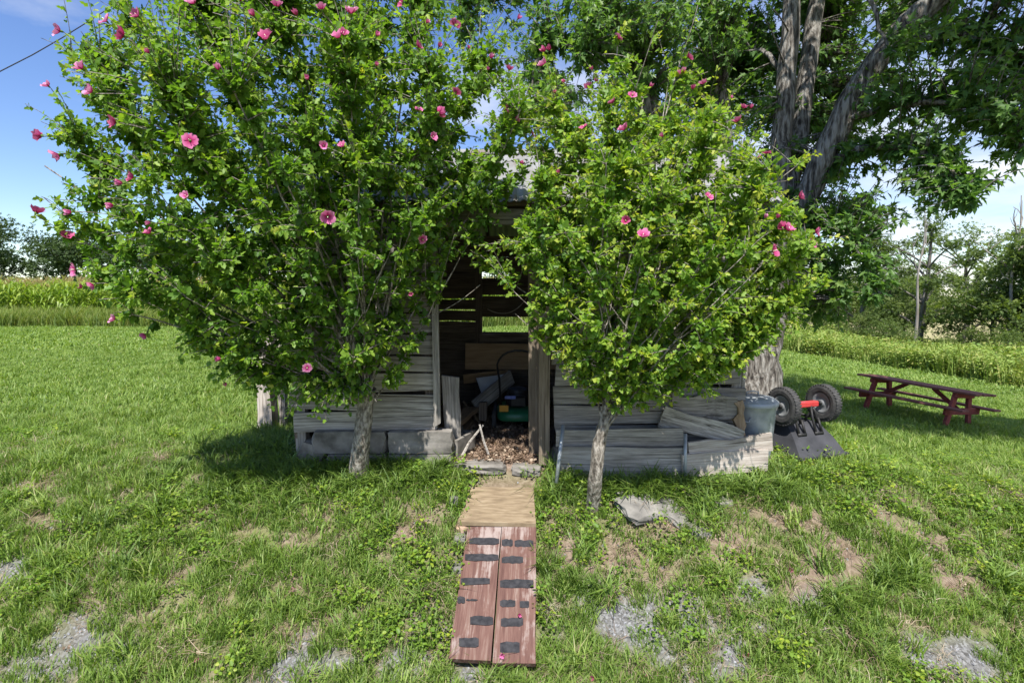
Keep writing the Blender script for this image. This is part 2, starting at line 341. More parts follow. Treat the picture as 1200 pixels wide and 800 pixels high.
def petal():
    m = bpy.data.materials.new('pink_petal'); m.use_nodes = True; n = m.node_tree.nodes; l = m.node_tree.links; b = n['Principled BSDF']
    b.inputs['Roughness'].default_value = 0.55; b.inputs['Specular IOR Level'].default_value = 0.2
    a = n.new('ShaderNodeAttribute'); a.attribute_name = 'var'
    r = ramp(n, [(0.0, (0.22, 0.006, 0.05)), (0.22, (0.36, 0.015, 0.10)), (0.45, (0.55, 0.085, 0.25)), (1.0, (0.70, 0.26, 0.42))]); l.new(a.outputs['Fac'], r.inputs[0])
    oi = n.new('ShaderNodeObjectInfo'); r2 = ramp(n, [(0.0, (0.75, 0.42, 0.55)), (0.5, (0.95, 0.85, 0.95)), (1.0, (1.1, 1.45, 1.35))]); l.new(oi.outputs['Random'], r2.inputs[0])
    c = mixc(n, l, 1.0, r.outputs[0], r2.outputs[0], 'MULTIPLY'); l.new(c, b.inputs['Base Color'])
    t = n.new('ShaderNodeBsdfTranslucent'); l.new(c, t.inputs[0]); mx = n.new('ShaderNodeMixShader'); mx.inputs[0].default_value = 0.3
    l.new(b.outputs[0], mx.inputs[1]); l.new(t.outputs[0], mx.inputs[2]); l.new(mx.outputs[0], n['Material Output'].inputs[0]); return m
M['petal'] = petal()
M['stamen'] = noisy('pale_stamen', [(0.3, (0.75, 0.70, 0.5)), (0.7, (0.85, 0.8, 0.65))], 20, rough=0.7, bstr=0)
M['calyx'] = noisy('green_calyx', [(0.3, (0.07, 0.14, 0.02)), (0.7, (0.12, 0.2, 0.03))], 20, rough=0.7, bstr=0)

# ------------------------------------------------------------------ ground
SPOTS_DIRT = [(235, 566, .16), (470, 636, .22), (440, 655, .15), (375, 610, .16), (290, 612, .18), (150, 560, .16), (760, 585, .30), (800, 610, .2), (660, 650, .2), (735, 640, .18),
              (950, 690, .3), (1090, 632, .22), (1005, 655, .22), (925, 600, .22), (980, 640, .2), (560, 560, .14), (630, 565, .12), (860, 640, .2), (1120, 680, .2), (330, 640, .14), (700, 660, .16), (780, 680, .12)]
SPOTS_GRAVEL = [(20, 672, .20), (75, 778, .3), (130, 770, .2), (330, 792, .25), (400, 780, .2), (480, 780, .2), (560, 795, .2), (735, 735, .25), (690, 700, .16), (820, 745, .28), (850, 775, .25), (790, 770, .2), (900, 740, .2), (960, 720, .2), (1090, 770, .25), (1150, 765, .25), (640, 715, .12), (650, 750, .15), (510, 735, .1), (880, 700, .16)]
SP_D = [(gpix(a, b)[:2], r) for a, b, r in SPOTS_DIRT]; SP_G = [(gpix(a, b)[:2], r) for a, b, r in SPOTS_GRAVEL]
def spotmask(x, y, spots):
    s = np.zeros_like(x)
    for c, r in spots:
        s = np.maximum(s, np.exp(-(((x - c[0]) / (r * 1.3)) ** 2 + ((y - c[1]) / r) ** 2) * 0.9))
    return s
def masks(x, y):
    x = np.asarray(x, float); y = np.asarray(y, float)
    nz = fbm(x * 3.1, y * 3.1, 71, 4); n2 = fbm(x * 1.3, y * 1.3, 77, 3)
    bank = sstep(4.6, 4.1, y) * sstep(8, 6, np.abs(x))
    d = sstep(0.50, 0.86, spotmask(x, y, SP_D) * 0.75 + 0.75 * (nz - 0.25)) * bank + 0.0
    d = np.maximum(d * .92, sstep(0.50, 0.70, nz * 0.6 + n2 * 0.4) * bank * (.55 + .3 * sstep(0, 2.5, x)))
    d = np.maximum(d, sstep(.42, .30, np.abs(x + .05)) * sstep(4.1, 4.25, y) * bank)
    g = sstep(0.50, 0.80, spotmask(x, y, SP_G) * 0.72 + 0.75 * (nz - 0.25)) * bank * (.6 + .4 * sstep(.4, .6, fbm(x * 6, y * 6, 171, 2)))
    inside = (np.abs(x - 0.05) < 2.0) & (y > 4.42) & (y < 6.95)
    d = np.where(inside, 1.0, d)
    return np.clip(d, 0, 1), np.clip(g, 0, 1)
def axis(lo, hi, step, far, ratio=1.16):
    a = list(np.arange(lo, hi + 1e-6, step)); s = step; v = hi; up = []
    while v < far[1]: s = min(s * ratio, 60); v += s; up.append(v)
    s = step; v = lo; dn = []
    while v > far[0]: s = min(s * ratio, 60); v -= s; dn.append(v)
    return np.array(dn[::-1] + a + up)
gxs = axis(-6.5, 7.5, 0.07, (-900, 900)); gys = axis(2.2, 7.2, 0.06, (-300, 1500))
GX, GY = np.meshgrid(gxs, gys); GZ = terrain(GX, GY)
nx, ny = len(gxs), len(gys)
idx = np.arange(nx * ny).reshape(ny, nx)
F = np.stack([idx[:-1, :-1], idx[:-1, 1:], idx[1:, 1:], idx[1:, :-1]], -1).reshape(-1, 4)
gme = mesh_np('ground', np.stack([GX, GY, GZ], -1).reshape(-1, 3), F, True)
md, mg = masks(GX, GY)
fieldm = sstep(20, 26, GX) * sstep(26, 32, GY)
for nm, a in (('dirt', md), ('gravel', mg), ('hayfield', fieldm)):
    t = gme.attributes.new(nm, 'FLOAT', 'POINT'); t.data.foreach_set('value', a.ravel().astype(np.float32))
def ground_mat():
    m, n, l, b = mat('ground_soil_and_lawn', 0.95, 0.15)
    v = coords(n, l, rand=False)
    f = noise(n, l, v, 0.9, 8, 0.6); g = ramp(n, [(0.3, (0.055, 0.085, 0.018)), (0.5, (0.085, 0.13, 0.024)), (0.7, (0.13, 0.165, 0.035))]); l.new(f, g.inputs[0])
    f2 = noise(n, l, v, 22, 8, 0.7); dcol = ramp(n, [(0.3, (0.10, 0.068, 0.05)), (0.5, (0.19, 0.138, 0.105)), (0.7, (0.30, 0.235, 0.185))]); l.new(f2, dcol.inputs[0])
    vor = n.new('ShaderNodeTexVoronoi'); vor.inputs['Scale'].default_value = 70; l.new(v, vor.inputs['Vector'])
    gcol = ramp(n, [(0.0, (0.06, 0.058, 0.055)), (0.5, (0.145, 0.142, 0.138)), (1.0, (0.27, 0.27, 0.272))]); l.new(vor.outputs['Color'], gcol.inputs[0])
    a1 = n.new('ShaderNodeAttribute'); a1.attribute_name = 'dirt'; a2 = n.new('ShaderNodeAttribute'); a2.attribute_name = 'gravel'
    base = mixc(n, l, 0.45, g.outputs[0], dcol.outputs[0])
    sx = n.new('ShaderNodeSeparateXYZ'); l.new(v, sx.inputs[0]); mr = n.new('ShaderNodeMapRange'); mr.inputs['From Min'].default_value = 5.0; mr.inputs['From Max'].default_value = 11.0; l.new(sx.outputs['Y'], mr.inputs['Value'])
    base = mixc(n, l, mr.outputs[0], base, g.outputs[0])
    a3 = n.new('ShaderNodeAttribute'); a3.attribute_name = 'hayfield'; base = mixc(n, l, a3.outputs['Fac'], base, (0.30, 0.27, 0.14))
    c = mixc(n, l, a1.outputs['Fac'], base, dcol.outputs[0]); c = mixc(n, l, a2.outputs['Fac'], c, gcol.outputs[0])
    l.new(c, b.inputs['Base Color']); bump(n, l, f2, b, 0.8, 0.02); return m
ground = link('ground', gme, ground_mat()); setp(ground, 'grassy ground with a worn bank in front of the shed', 'ground', kind='structure')

# ------------------------------------------------------------------ planks
def plank(name, parent, p0, p1, wdir, w, th, m, jit=0.006, segs=4, endjit=0.012, taper=1.0):
    """board from p0 to p1 (centres of its ends); local X along it, local Z across its width"""
    p0 = np.asarray(p0, float); p1 = np.asarray(p1, float)
    L = np.linalg.norm(p1 - p0); ax = (p1 - p0) / L
    wd = np.asarray(wdir, float); wd = wd - ax * np.dot(wd, ax); wd /= np.linalg.norm(wd); nd = np.cross(wd, ax)
    V = []
    ends = [rng.normal(0, endjit, 4), rng.normal(0, endjit, 4)]
    for i in range(segs + 1):
        x = -L / 2 + L * i / segs; ww = w * (1 + (taper - 1) * i / segs)
        jt = rng.normal(0, jit, 2); jy = rng.normal(0, jit * 0.5)
        e = ends[0] if i == 0 else ends[1] if i == segs else np.zeros(4)
        V += [(x + e[0], -th / 2 + jy, -ww / 2 + jt[0]), (x + e[0], th / 2 + jy, -ww / 2 + jt[0]), (x + e[1], th / 2 + jy, ww / 2 + jt[1]), (x + e[1], -th / 2 + jy, ww / 2 + jt[1])]
    Fc = []
    for i in range(segs):
        for j in range(4):
            k = (j + 1) % 4; Fc.append([i * 4 + j, i * 4 + 4 + j, i * 4 + 4 + k, i * 4 + k])
    Fc.append([0, 1, 2, 3]); Fc.append([segs * 4 + 3, segs * 4 + 2, segs * 4 + 1, segs * 4])
    me = mesh_np(name, np.array(V), Fc)
    o = link(name, me, m, parent)
    mw = Matrix(((ax[0], nd[0], wd[0], 0), (ax[1], nd[1], wd[1], 0), (ax[2], nd[2], wd[2], 0), (0, 0, 0, 1)))
    c = Vector((p0 + p1) / 2)
    if parent is not None and parent.type == 'EMPTY':
        pm = Matrix.LocRotScale(parent.location, parent.rotation_euler, parent.scale)
        mw.translation = c; mw = pm.inverted() @ mw if False else mw
        mw.translation = c - parent.location
    else: mw.translation = c
    o.matrix_basis = mw
    return o

# ------------------------------------------------------------------ shed
FY = 4.46; BYY = 6.95; XL = -1.93; XR = 2.05
shed = empty('wooden_shed', (0.06, 5.7, 0), 'weathered grey plank shed with open doorway and tin roof between the flowering shrubs', 'shed')
S = shed; SL = np.array(shed.location)
zed = (0, 0, 1)
# front wall, left bay
z = 0.30; k = 0
for w, rough_end in ((.17, 0), (.15, .02), (.16, .01), (.13, .0), (.17, .03), (.16, 0), (.15, .02), (.17, 0), (.16, .01), (.15, 0), (.16, 0), (.16, 0)):
    x1 = -0.665 + rng.normal(0, .008); x0 = XL + rng.normal(0, 0.03) - (0.04 if k == 0 else 0)
    tl = rng.normal(0, 0.012)
    gap = 0.012 if k != 2 else 0.035
    plank('plank', S, (x0, FY - 0.012 * (k % 2), z + w / 2 - tl), (x1, FY - 0.012 * (k % 2), z + w / 2 + tl), zed, w, 0.026, M['grey_wood'], 0.004)
    z += w + gap; k += 1
# front wall, right bay
z = 0.16; k = 0
for w in (.19, .17, .16, .18, .17, .15, .18, .16, .17, .16, .15, .16):
    plank('plank', S, (0.365 + rng.normal(0, .01), FY - 0.012 * (k % 2), z + w / 2 - .004), (XR + rng.normal(0, .03), FY - 0.012 * (k % 2), z + w / 2 + rng.normal(0, .012)), zed, w, 0.026, M['grey_wood'], 0.004)
    z += w + 0.01; k += 1
# knee board leaning in the jamb and trim on the left jamb
plank('jamb_board', S, (-0.655, FY - 0.045, 0.36), (-0.665, FY - 0.045, 2.1), (1, 0, 0), 0.055, 0.04, M['grey_wood'], 0.003)
plank('jamb_board', S, (-0.54, FY + 0.22, 0.05), (-0.56, FY + 0.16, 0.74), (1, 0, 0), 0.15, 0.03, M['grey_wood'], 0.004)
# door posts
plank('door_post', S, (0.285, FY - 0.02, 0.0), (0.275, FY - 0.02, 2.12), (1, 0, 0), 0.098, 0.09, M['post_wood'], 0.003)
plank('door_post', S, (0.205, FY + 0.24, 0.0), (0.19, FY + 0.22, 2.12), (1, 0, 0), 0.09, 0.08, M['post_wood'], 0.003)
plank('corner_post', S, (XL + .04, FY + .07, 0.0), (XL + .04, FY + .07, 2.2), (1, 0, 0), 0.10, 0.09, M['grey_wood'])
plank('corner_post', S, (XR - .05, FY + .07, 0.0), (XR - .05, FY + .07, 2.2), (1, 0, 0), 0.10, 0.09, M['grey_wood'])
plank('corner_post', S, (-0.72, FY + .07, 0.0), (-0.72, FY + .07, 2.2), (1, 0, 0), 0.10, 0.09, M['dark_wood'])
plank('header_beam', S, (-0.75, FY - 0.05, 2.16), (0.5, FY - 0.05, 2.145), zed, 0.125, 0.05, M['grey_wood'], 0.004)
plank('fascia_board', S, (XL - .1, FY - 0.12, 2.27), (XR + .1, FY - 0.12, 2.265), zed, 0.07, 0.03, M['dark_wood'], 0.005)
plank('wall_plate', S, (XL, FY + 0.05, 2.22), (XR, FY + 0.05, 2.22), zed, 0.09, 0.09, M['dark_wood'], 0.003)
plank('wall_plate', S, (XL, BYY - 0.06, 2.22), (XR, BYY - 0.06, 2.22), zed, 0.09, 0.09, M['dark_wood'], 0.003)
# foundation
def rock(name, dims, seed, m, parent=None, loc=(0, 0, 0), rot=(0, 0, 0), jit=0.12, sub=2, ex=6):
    r = np.random.default_rng(seed); n = 3 * sub
    import bmesh
    bm = bmesh.new(); bmesh.ops.create_cube(bm, size=1.0); bmesh.ops.subdivide_edges(bm, edges=bm.edges[:], cuts=sub, use_grid_fill=True)
    for v in bm.verts:
        p = np.array(v.co); p = p / max(1e-6, (np.abs(p) ** ex).sum() ** (1 / ex)) * 0.5
        p += r.normal(0, jit * 0.16, 3); v.co = Vector(p * np.array(dims))
    me = bpy.data.meshes.new(name); bm.to_mesh(me); bm.free()
    o = link(name, me, m, parent, loc, rot); return o
for i, (x0, x1) in enumerate(((-1.88, -1.66), (-1.63, -1.10), (-1.095, -0.52))):
    for cse in range(2):
        if i == 0 and cse == 1: continue
        sh_ = .13 * cse * (i == 1)
        o = rock('foundation_block', (x1 - x0 - .004 + .12 * cse * (i == 1), 0.16 - .012 * cse, 0.198), 40 + i + 7 * cse, M['concrete'], S, Vector(((x0 + x1) / 2 - sh_ / 2, FY - 0.015 + 0.02 * (i == 0), 0.01 + .2 * cse + (.08 if i == 0 else 0))) - S.location, (0, 0.4 if i == 0 else 0, .02 * (i - 1)), 0.07, 3, 18)
rock('foundation_block', (1.7, 0.14, 0.30), 44, M['concrete'], S, Vector((1.2, FY + 0.03, 0.0)) - S.location, (0, 0, 0), 0.04, 3, 26)
# back wall: two bays, boards listed by their heights
for z0, z1 in ((0, .2), (.2, .4), (.4, .6), (.6, .8), (.8, .99), (.99, 1.13), (1.15, 1.28), (1.30, 1.43), (1.45, 1.61), (1.61, 1.80), (1.80, 2.0), (2.0, 2.2)):
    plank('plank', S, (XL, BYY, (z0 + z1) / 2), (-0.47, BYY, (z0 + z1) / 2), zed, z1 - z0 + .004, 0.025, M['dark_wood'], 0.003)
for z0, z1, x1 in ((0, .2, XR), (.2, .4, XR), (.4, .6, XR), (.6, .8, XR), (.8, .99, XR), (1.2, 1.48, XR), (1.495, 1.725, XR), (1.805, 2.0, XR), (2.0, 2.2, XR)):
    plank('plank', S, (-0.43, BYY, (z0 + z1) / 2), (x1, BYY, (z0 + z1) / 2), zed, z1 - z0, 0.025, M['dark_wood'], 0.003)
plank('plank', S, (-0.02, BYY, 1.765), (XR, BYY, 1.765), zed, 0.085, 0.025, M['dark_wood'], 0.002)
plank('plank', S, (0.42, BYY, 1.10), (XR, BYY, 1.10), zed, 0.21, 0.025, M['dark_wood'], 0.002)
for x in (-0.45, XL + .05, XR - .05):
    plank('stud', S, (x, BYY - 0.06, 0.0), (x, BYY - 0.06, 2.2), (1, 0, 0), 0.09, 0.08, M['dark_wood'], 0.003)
# side walls
for side, x in (('l', XL), ('r', XR)):
    z = 0.02
    for i in range(12):
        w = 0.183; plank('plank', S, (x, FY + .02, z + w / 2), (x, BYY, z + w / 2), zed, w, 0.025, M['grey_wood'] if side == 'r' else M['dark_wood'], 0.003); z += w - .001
# gable boards, rafters, roof sheets
RY = (FY + BYY) / 2; RZ = 3.02; EZ = 2.30
for x in (XL, XR):
    for i in range(5):
        z0 = 2.26 + i * 0.145; half = max(0.1, (RZ - 0.03 - z0 - 0.14) / (RZ - EZ) * (BYY - FY) / 2)
        plank('gable_board', S, (x, RY - half, z0 + 0.07), (x, RY + half, z0 + 0.07), zed, 0.138, 0.025, M['grey_wood'], 0.003)
for i in range(6):
    x = XL + 0.06 + i * (XR - XL - 0.12) / 5
    for s in (-1, 1):
        plank('rafter', S, (x, RY, RZ - 0.10), (x, RY + s * ((BYY - FY) / 2 + 0.1), EZ - 0.07), zed, 0.10, 0.045, M['dark_wood'], 0.002)
plank('ridge_board', S, (XL, RY, RZ - 0.05), (XR, RY, RZ - 0.05), zed, 0.12, 0.03, M['dark_wood'], 0.002)
def roof_sheet(x0, x1, s, lift):
    n = 34; V = []; yy = (0, 0.5, 1.0); half = (BYY - FY) / 2 + 0.22
    for j, t in enumerate(yy):
        for i in range(n + 1):
            x = x0 + (x1 - x0) * i / n
            V.append((x, RY + s * half * t, RZ + lift - (RZ - EZ + 0.06) * t + 0.010 * math.sin(x * 2 * PI / 0.076) + rng.normal(0, 0.002)))
    Fc = []
    for j in range(2):
        for i in range(n):
            a = j * (n + 1) + i; q = [a, a + 1, a + n + 2, a + n + 1]; Fc.append(q if s < 0 else q[::-1])
    me = mesh_np('roof_sheet', np.array(V) - SL, [f[::-1] for f in Fc], True)
    link('roof_sheet', me, M['roof'], S)
xs = np.linspace(XL - 0.16, XR + 0.16, 7)
for i in range(6):
    for s in (-1, 1): roof_sheet(xs[i] - 0.02, xs[i + 1] + 0.03, s, 0.012 + 0.006 * (i % 2))
mb = MB(); mb.add([(XL - .17, RY - .14, RZ - .04), (XR + .17, RY - .14, RZ - .04), (XR + .17, RY, RZ + .045), (XL - .17, RY, RZ + .045), (XL - .17, RY + .14, RZ - .04), (XR + .17, RY + .14, RZ - .04)], [[0, 1, 2, 3], [3, 2, 5, 4]])
mb.v = [mb.v[0] - SL]; link('ridge_cap', mb.mesh('ridge_cap'), M['roof'], S)

# ------------------------------------------------------------------ leaf and branch machinery
def nrm(a): return a / (np.linalg.norm(a, axis=-1, keepdims=True) + 1e-9)
def leaf_batch(tv, tf, P, D, N, Sz):
    D = nrm(D); N = nrm(N - D * np.sum(N * D, -1, keepdims=True)); X = np.cross(D, N)
    n, k = len(P), len(tv)
    V = P[:, None] + Sz[:, None, None] * (X[:, None] * tv[None, :, 0:1] + D[:, None] * tv[None, :, 1:2] + N[:, None] * tv[None, :, 2:3])
    return V.reshape(-1, 3), [np.asarray(f, np.int64)[None] + (np.arange(n) * k)[:, None] for f in tf], k
class Leaves:
    def __init__(s, tv, tf): s.tv = np.array(tv, float); s.tf = tf; s.P = []; s.D = []; s.N = []; s.S = []; s.v = []
    def add(s, P, D, N, S_, var): s.P.append(P); s.D.append(D); s.N.append(N); s.S.append(S_); s.v.append(var)
    def mesh(s, name, origin):
        P = np.concatenate(s.P); var = np.concatenate(s.v)
        V, fs, k = leaf_batch(s.tv, s.tf, P - origin, np.concatenate(s.D), np.concatenate(s.N), np.concatenate(s.S))
        lists = []
        same = all(f.shape[1] == fs[0].shape[1] for f in fs)
        faces = np.concatenate(fs) if same else [r for f in fs for r in f]
        return mesh_np(name, V, faces, True, var=np.repeat(np.clip(var, 0, 1), k))
HALF = [(0, 0), (.42, .28), (.19, .43), (.25, .68), (0, 1.0)]
def folded(half, lift=0.16, curl=-0.12):
    m = [(0, y, curl * y * y) for (x, y) in (half[0], half[-1])]
    r = [(x, y, lift * x + curl * y * y) for x, y in half[1:-1]]; l_ = [(-x, y, lift * x + curl * y * y) for x, y in half[1:-1]]
    V = [m[0], m[1]] + r + l_; n = len(r)
    return V, [[0] + list(range(2, 2 + n)) + [1], [0, 1] + list(range(1 + 2 * n, 1 + n, -1))]
HIB = folded(HALF)
MAPLE = folded([(0, 0), (.30, -.02), (.17, .22), (.52, .52), (.16, .47), (.17, .70), (0, 1.05)], 0.16, -0.28)
SPRAY = ([(0, 0, 0), (.30, .30, .06), (0, .55, -.03), (-.28, .35, .05), (.45, .62, .0), (.12, 1.0, -.12), (-.42, .70, .02), (-.15, .95, -.1), (.08, .5, 0), (-.08, .5, 0)],
         [[0, 1, 2, 3], [8, 4, 5, 2], [9, 2, 7, 6]])
class Branches:
    def __init__(s): s.V = []; s.F = []; s.n = 0
    def tube(s, pts, rad, n=6, rough=0.0):
        V, Fc = tube_np(pts, rad, n, False, rough); s.V.append(V); s.F.append(np.array(Fc) + s.n); s.n += len(V)
    def mesh(s, name, origin): return mesh_np(name, np.concatenate(s.V) - origin, np.concatenate(s.F), True)
def blob_px(px, py, t, rpx, ry):
    c = at(px, py, t); r = rpx * t / 600.0; return (c, np.array([r, ry, r]))
def sample_blobs(blobs, n, r, shell=0.5):
    vol = np.array([np.prod(b[1]) ** 0.8 for b in blobs]); k = r.choice(len(blobs), n, p=vol / vol.sum())
    d = nrm(r.normal(size=(n, 3))); rad = (shell ** 3 + (1 - shell ** 3) * r.random(n)) ** (1 / 3)
    C = np.array([b[0] for b in blobs])[k]; R = np.array([b[1] for b in blobs])[k]
    return C + d * rad[:, None] * R, d
def grow(br, lv, nodes, nrad, ends, r, sprig, per, size, up=0.45, droop=0.5, flush=0.5, twig=0.0035, varbias=0.0, outc=None, leafless=0.0):
    """twigs from the nearest skeleton node to each end, leaves along the last stretch"""
    nodes = np.asarray(nodes); nrad = np.asarray(nrad)
    for p in ends:
        dv = nodes - p; dist = np.linalg.norm(dv, axis=1) + 0.9 * np.maximum(0, dv[:, 2])
        i = int(np.argmin(dist)); q = nodes[i]; L = np.linalg.norm(p - q)
        if L < 0.03: continue
        mid = (p + q) / 2 + np.array([0, 0, 0.10 * L]) + r.normal(0, 0.05 * L, 3)
        c = bez(q, mid, p, 5)
        r0 = min(nrad[i] * 0.6, twig * (1 + 2.2 * L)); br.tube(c, np.linspace(r0, twig * 0.6, 5), 3)
        n = max(3, int(per * (0.7 + 0.6 * r.random())))
        tt = 1 - (sprig * r.random(n) ** 0.9) / max(L, sprig); tt = np.clip(tt, 0, 1)
        P = (1 - tt)[:, None] ** 2 * q + 2 * (tt * (1 - tt))[:, None] * mid + tt[:, None] ** 2 * p
        ax = nrm(p - q); rad = nrm(np.cross(np.broadcast_to(ax, (n, 3)), r.normal(size=(n, 3))))
        D = rad + 0.5 * ax + np.array([0, 0, -droop * 0.5]) + r.normal(0, 0.25, (n, 3))
        N = np.array([-.12, -.42, up * 1.7]) + rad * 0.35 + r.normal(0, flush, (n, 3))
        sz = size * (0.6 + 0.7 * r.random(n)) * (1 - 0.3 * tt)
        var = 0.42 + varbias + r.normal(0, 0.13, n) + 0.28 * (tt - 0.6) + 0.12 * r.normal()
        lv.add(P + 0.25 * sz[:, None] * nrm(D), D, N, sz, var)

def stem_nodes(path, rad, skip=0.2):
    k = int(len(path) * skip); return path[k:], rad[k:]

# ------------------------------------------------------------------ flowers
def flower_mesh(name, openness, seed):
    r = np.random.default_rng(seed); V = []; Fc = []; var = []; mi = []
    for p in range(5):
        a0 = 2 * PI * p / 5 + r.normal(0, .05); b0 = len(V)
        us = (0.06, 0.45, 0.8, 1.0)
        for ui, u in enumerate(us):
            wd = (0.10, 0.46, 0.52, 0.30)[ui] * (0.55 + 0.45 * openness)
            for w in (-1, 0, 1):
                rad = u * math.sin(openness * 1.35 + 0.1) ; h = u * math.cos(openness * 1.35 + 0.1) - (0.18 * u * u if openness > .6 else 0)
                rad += 0.07 * r.normal() * u; h += 0.10 * r.normal() * u - 0.05 * (w == 0) * u
                lat = w * wd; V.append((rad * math.cos(a0) - lat * math.sin(a0), rad * math.sin(a0) + lat * math.cos(a0), h)); var.append(u * (0.92 + .1 * r.random()))
        for i in range(3):
            for j in range(2):
                a = b0 + i * 3 + j; Fc.append([a, a + 1, a + 4, a + 3]); mi.append(0)
    def addtube(pts, rad, n, m_):
        tv, tf = tube_np(pts, rad, n, True); o = len(V); V.extend(map(tuple, tv)); var.extend([0.5] * len(tv))
        for f in tf: Fc.append([i + o for i in f]); mi.append(m_)
    addtube([(0, 0, 0), (0, 0, 0.3), (0.02, 0, 0.55)], [0.03, 0.055, 0.04], 5, 1)
    addtube([(0, 0, -0.25), (0, 0, -0.05), (0, 0, 0.12)], [0.03, 0.13, 0.15], 6, 2)
    me = mesh_np(name, np.array(V), Fc, True, var=var, midx=mi)
    for m in (M['petal'], M['stamen'], M['calyx']): me.materials.append(m)
    return me
FLM = [flower_mesh('flower_open', 0.86, 1), flower_mesh('flower_half', 0.46, 2), flower_mesh('flower_bud', 0.17, 3), flower_mesh('flower_wide', 0.62, 4)]
def place_flower(parent, p, facing, size, kind):
    o = bpy.data.objects.new('flower', FLM[kind]); COL.objects.link(o); o.parent = parent
    o.location = Vector(p) - parent.location; o.scale = (size, size, size)
    q = Vector(facing).to_track_quat('Z', 'Y'); o.rotation_mode = 'QUATERNION'
    from mathutils import Quaternion
    o.rotation_quaternion = q @ Quaternion((0, 0, 1), rng.random() * 6.28)
    return o
def front_of(blobs, px, py):
    d = pray(px, py); t = np.linspace(2.3, 6.5, 300); P = ORG + d[None] * t[:, None]
    best = np.min([np.linalg.norm((P - c) / R, axis=1) for c, R in blobs], axis=0)
    hit = np.where(best < 0.97)[0]
    return P[hit[0]] if len(hit) else P[int(np.argmin(best))]

def shrub(name, label, base, path_px, stems, blobs, n_sprig, flowers, seed, rad0, per, size, varbias, extra_ends=()):
    r = np.random.default_rng(seed)
    root = empty(name, base, label, 'shrub', 'flowering shrubs in front of the shed'); O = np.array(base)
    trunk = Branches(); twigs = Branches(); lv = Leaves(*HIB)
    tp = smooth_path([O + np.array([0, 0, -0.08])] + [np.asarray(p) for p in path_px], 14)
    tr = np.interp(np.linspace(0, 1, 14), [0, .08, .3, 1], [rad0 * 1.55, rad0 * 1.12, rad0 * 0.95, rad0 * 0.75]) * (1 + r.normal(0, .03, 14))
    trunk.tube(tp, tr, 12, 0.16)
    fork = tp[-1]; nodes = []; nr = []
    for (px, py, t, thick) in stems:
        tgt = at(px, py, t); st = tp[-1 - int(r.integers(0, 4))]
        dv = tgt - st; ctrl = st + np.array([dv[0] * .38, dv[1] * .45, dv[2] * .46]) + r.normal(0, 0.05, 3)
        pth = bez(st, ctrl, tgt, 16) + np.cumsum(r.normal(0, 0.008, (16, 3)), axis=0)
        rr = np.linspace(thick, 0.0045, 16); trunk.tube(pth, rr, 7, 0.12)
        a, b = stem_nodes(pth, rr, 0.22); nodes.append(a); nr.append(b)
        # side branches
        for q in range(3):
            i = int(r.integers(5, 13)); d = nrm((dv / np.linalg.norm(dv) + r.normal(0, 0.45, 3))[None])[0]; d[2] = abs(d[2]) * .9
            Ls = (0.35 + 0.5 * r.random()); p2 = bez(pth[i], pth[i] + d * Ls * .5 + np.array([0, 0, -.02]), pth[i] + d * Ls + np.array([0, 0, .08]), 7)
            r2 = np.linspace(rr[i] * .6, 0.003, 7); trunk.tube(p2, r2, 5); nodes.append(p2[2:]); nr.append(r2[2:])
    nodes = np.concatenate(nodes); nr = np.concatenate(nr)
    ends, _ = sample_blobs(blobs, n_sprig, r, 0.45)
    blocked = (ends[:, 1] > FY - 0.10) & (ends[:, 2] < 2.5) & (ends[:, 0] > XL - 0.1) & (ends[:, 0] < XR + .1)
    ends = ends[~blocked]
    ends = ends[~((ends[:, 0] > -0.54) & (ends[:, 0] < 0.14) & (ends[:, 2] < 1.66))]      # kept clear of the way in
    grow(twigs, lv, nodes, nr, ends, r, 0.34, per, size, up=0.5, droop=0.6, flush=0.55, varbias=varbias)
    sh, sd = sample_blobs(blobs, 420, r, .93)
    inn = np.min([np.linalg.norm((sh - c) / R, axis=1) for c, R in blobs], axis=0)
    ok = (inn > .90) & (sd[:, 2] > -.25) & ~((sh[:, 1] > FY - .4) & (sh[:, 2] < 2.5)) & ~((sh[:, 0] > -.7) & (sh[:, 0] < .3) & (sh[:, 2] < 1.9))
    tips = sh[ok] + sd[ok] * (.05 + .14 * r.random(ok.sum()))[:, None] + np.array([0, 0, 1.0]) * (.08 + .26 * r.random(ok.sum()))[:, None]
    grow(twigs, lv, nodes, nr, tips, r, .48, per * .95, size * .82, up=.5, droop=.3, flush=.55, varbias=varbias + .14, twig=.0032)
    fl = []
    for (px, py, kind) in flowers:
        p = front_of(blobs, px, py); fl.append((p, kind, px, py))
    grow(twigs, lv, nodes, nr, [f[0] for f in fl], r, 0.34, per * 1.5, size * 0.85, up=0.5, droop=0.5, flush=0.55, varbias=varbias + 0.05, twig=0.0045)
    cc = np.mean([b[0] for b in blobs], axis=0)
    link('trunk', trunk.mesh('trunk', O), M['bark_h'], root)
    link('twigs', twigs.mesh('twigs', O), M['bark_h'], root)
    f = link('foliage', lv.mesh('foliage', O), M['leaf_h'], root); f['kind'] = 'stuff'
    for p, kind, px, py in fl:
        out = nrm((p - cc)[None])[0]; tocam = nrm((ORG - p)[None])[0]
        fc = tocam * (1.6 if kind == 0 else 0.25) + out * 0.9 + np.array([0, 0, .35]) + r.normal(0, .25 if kind == 0 else .45, 3)
        s = {0: .045, 1: .050, 2: .038, 3: .050}[kind] * (0.72 + .42 * r.random())
        place_flower(root, p + nrm(fc[None])[0] * 0.012, fc, s, kind)
    return root

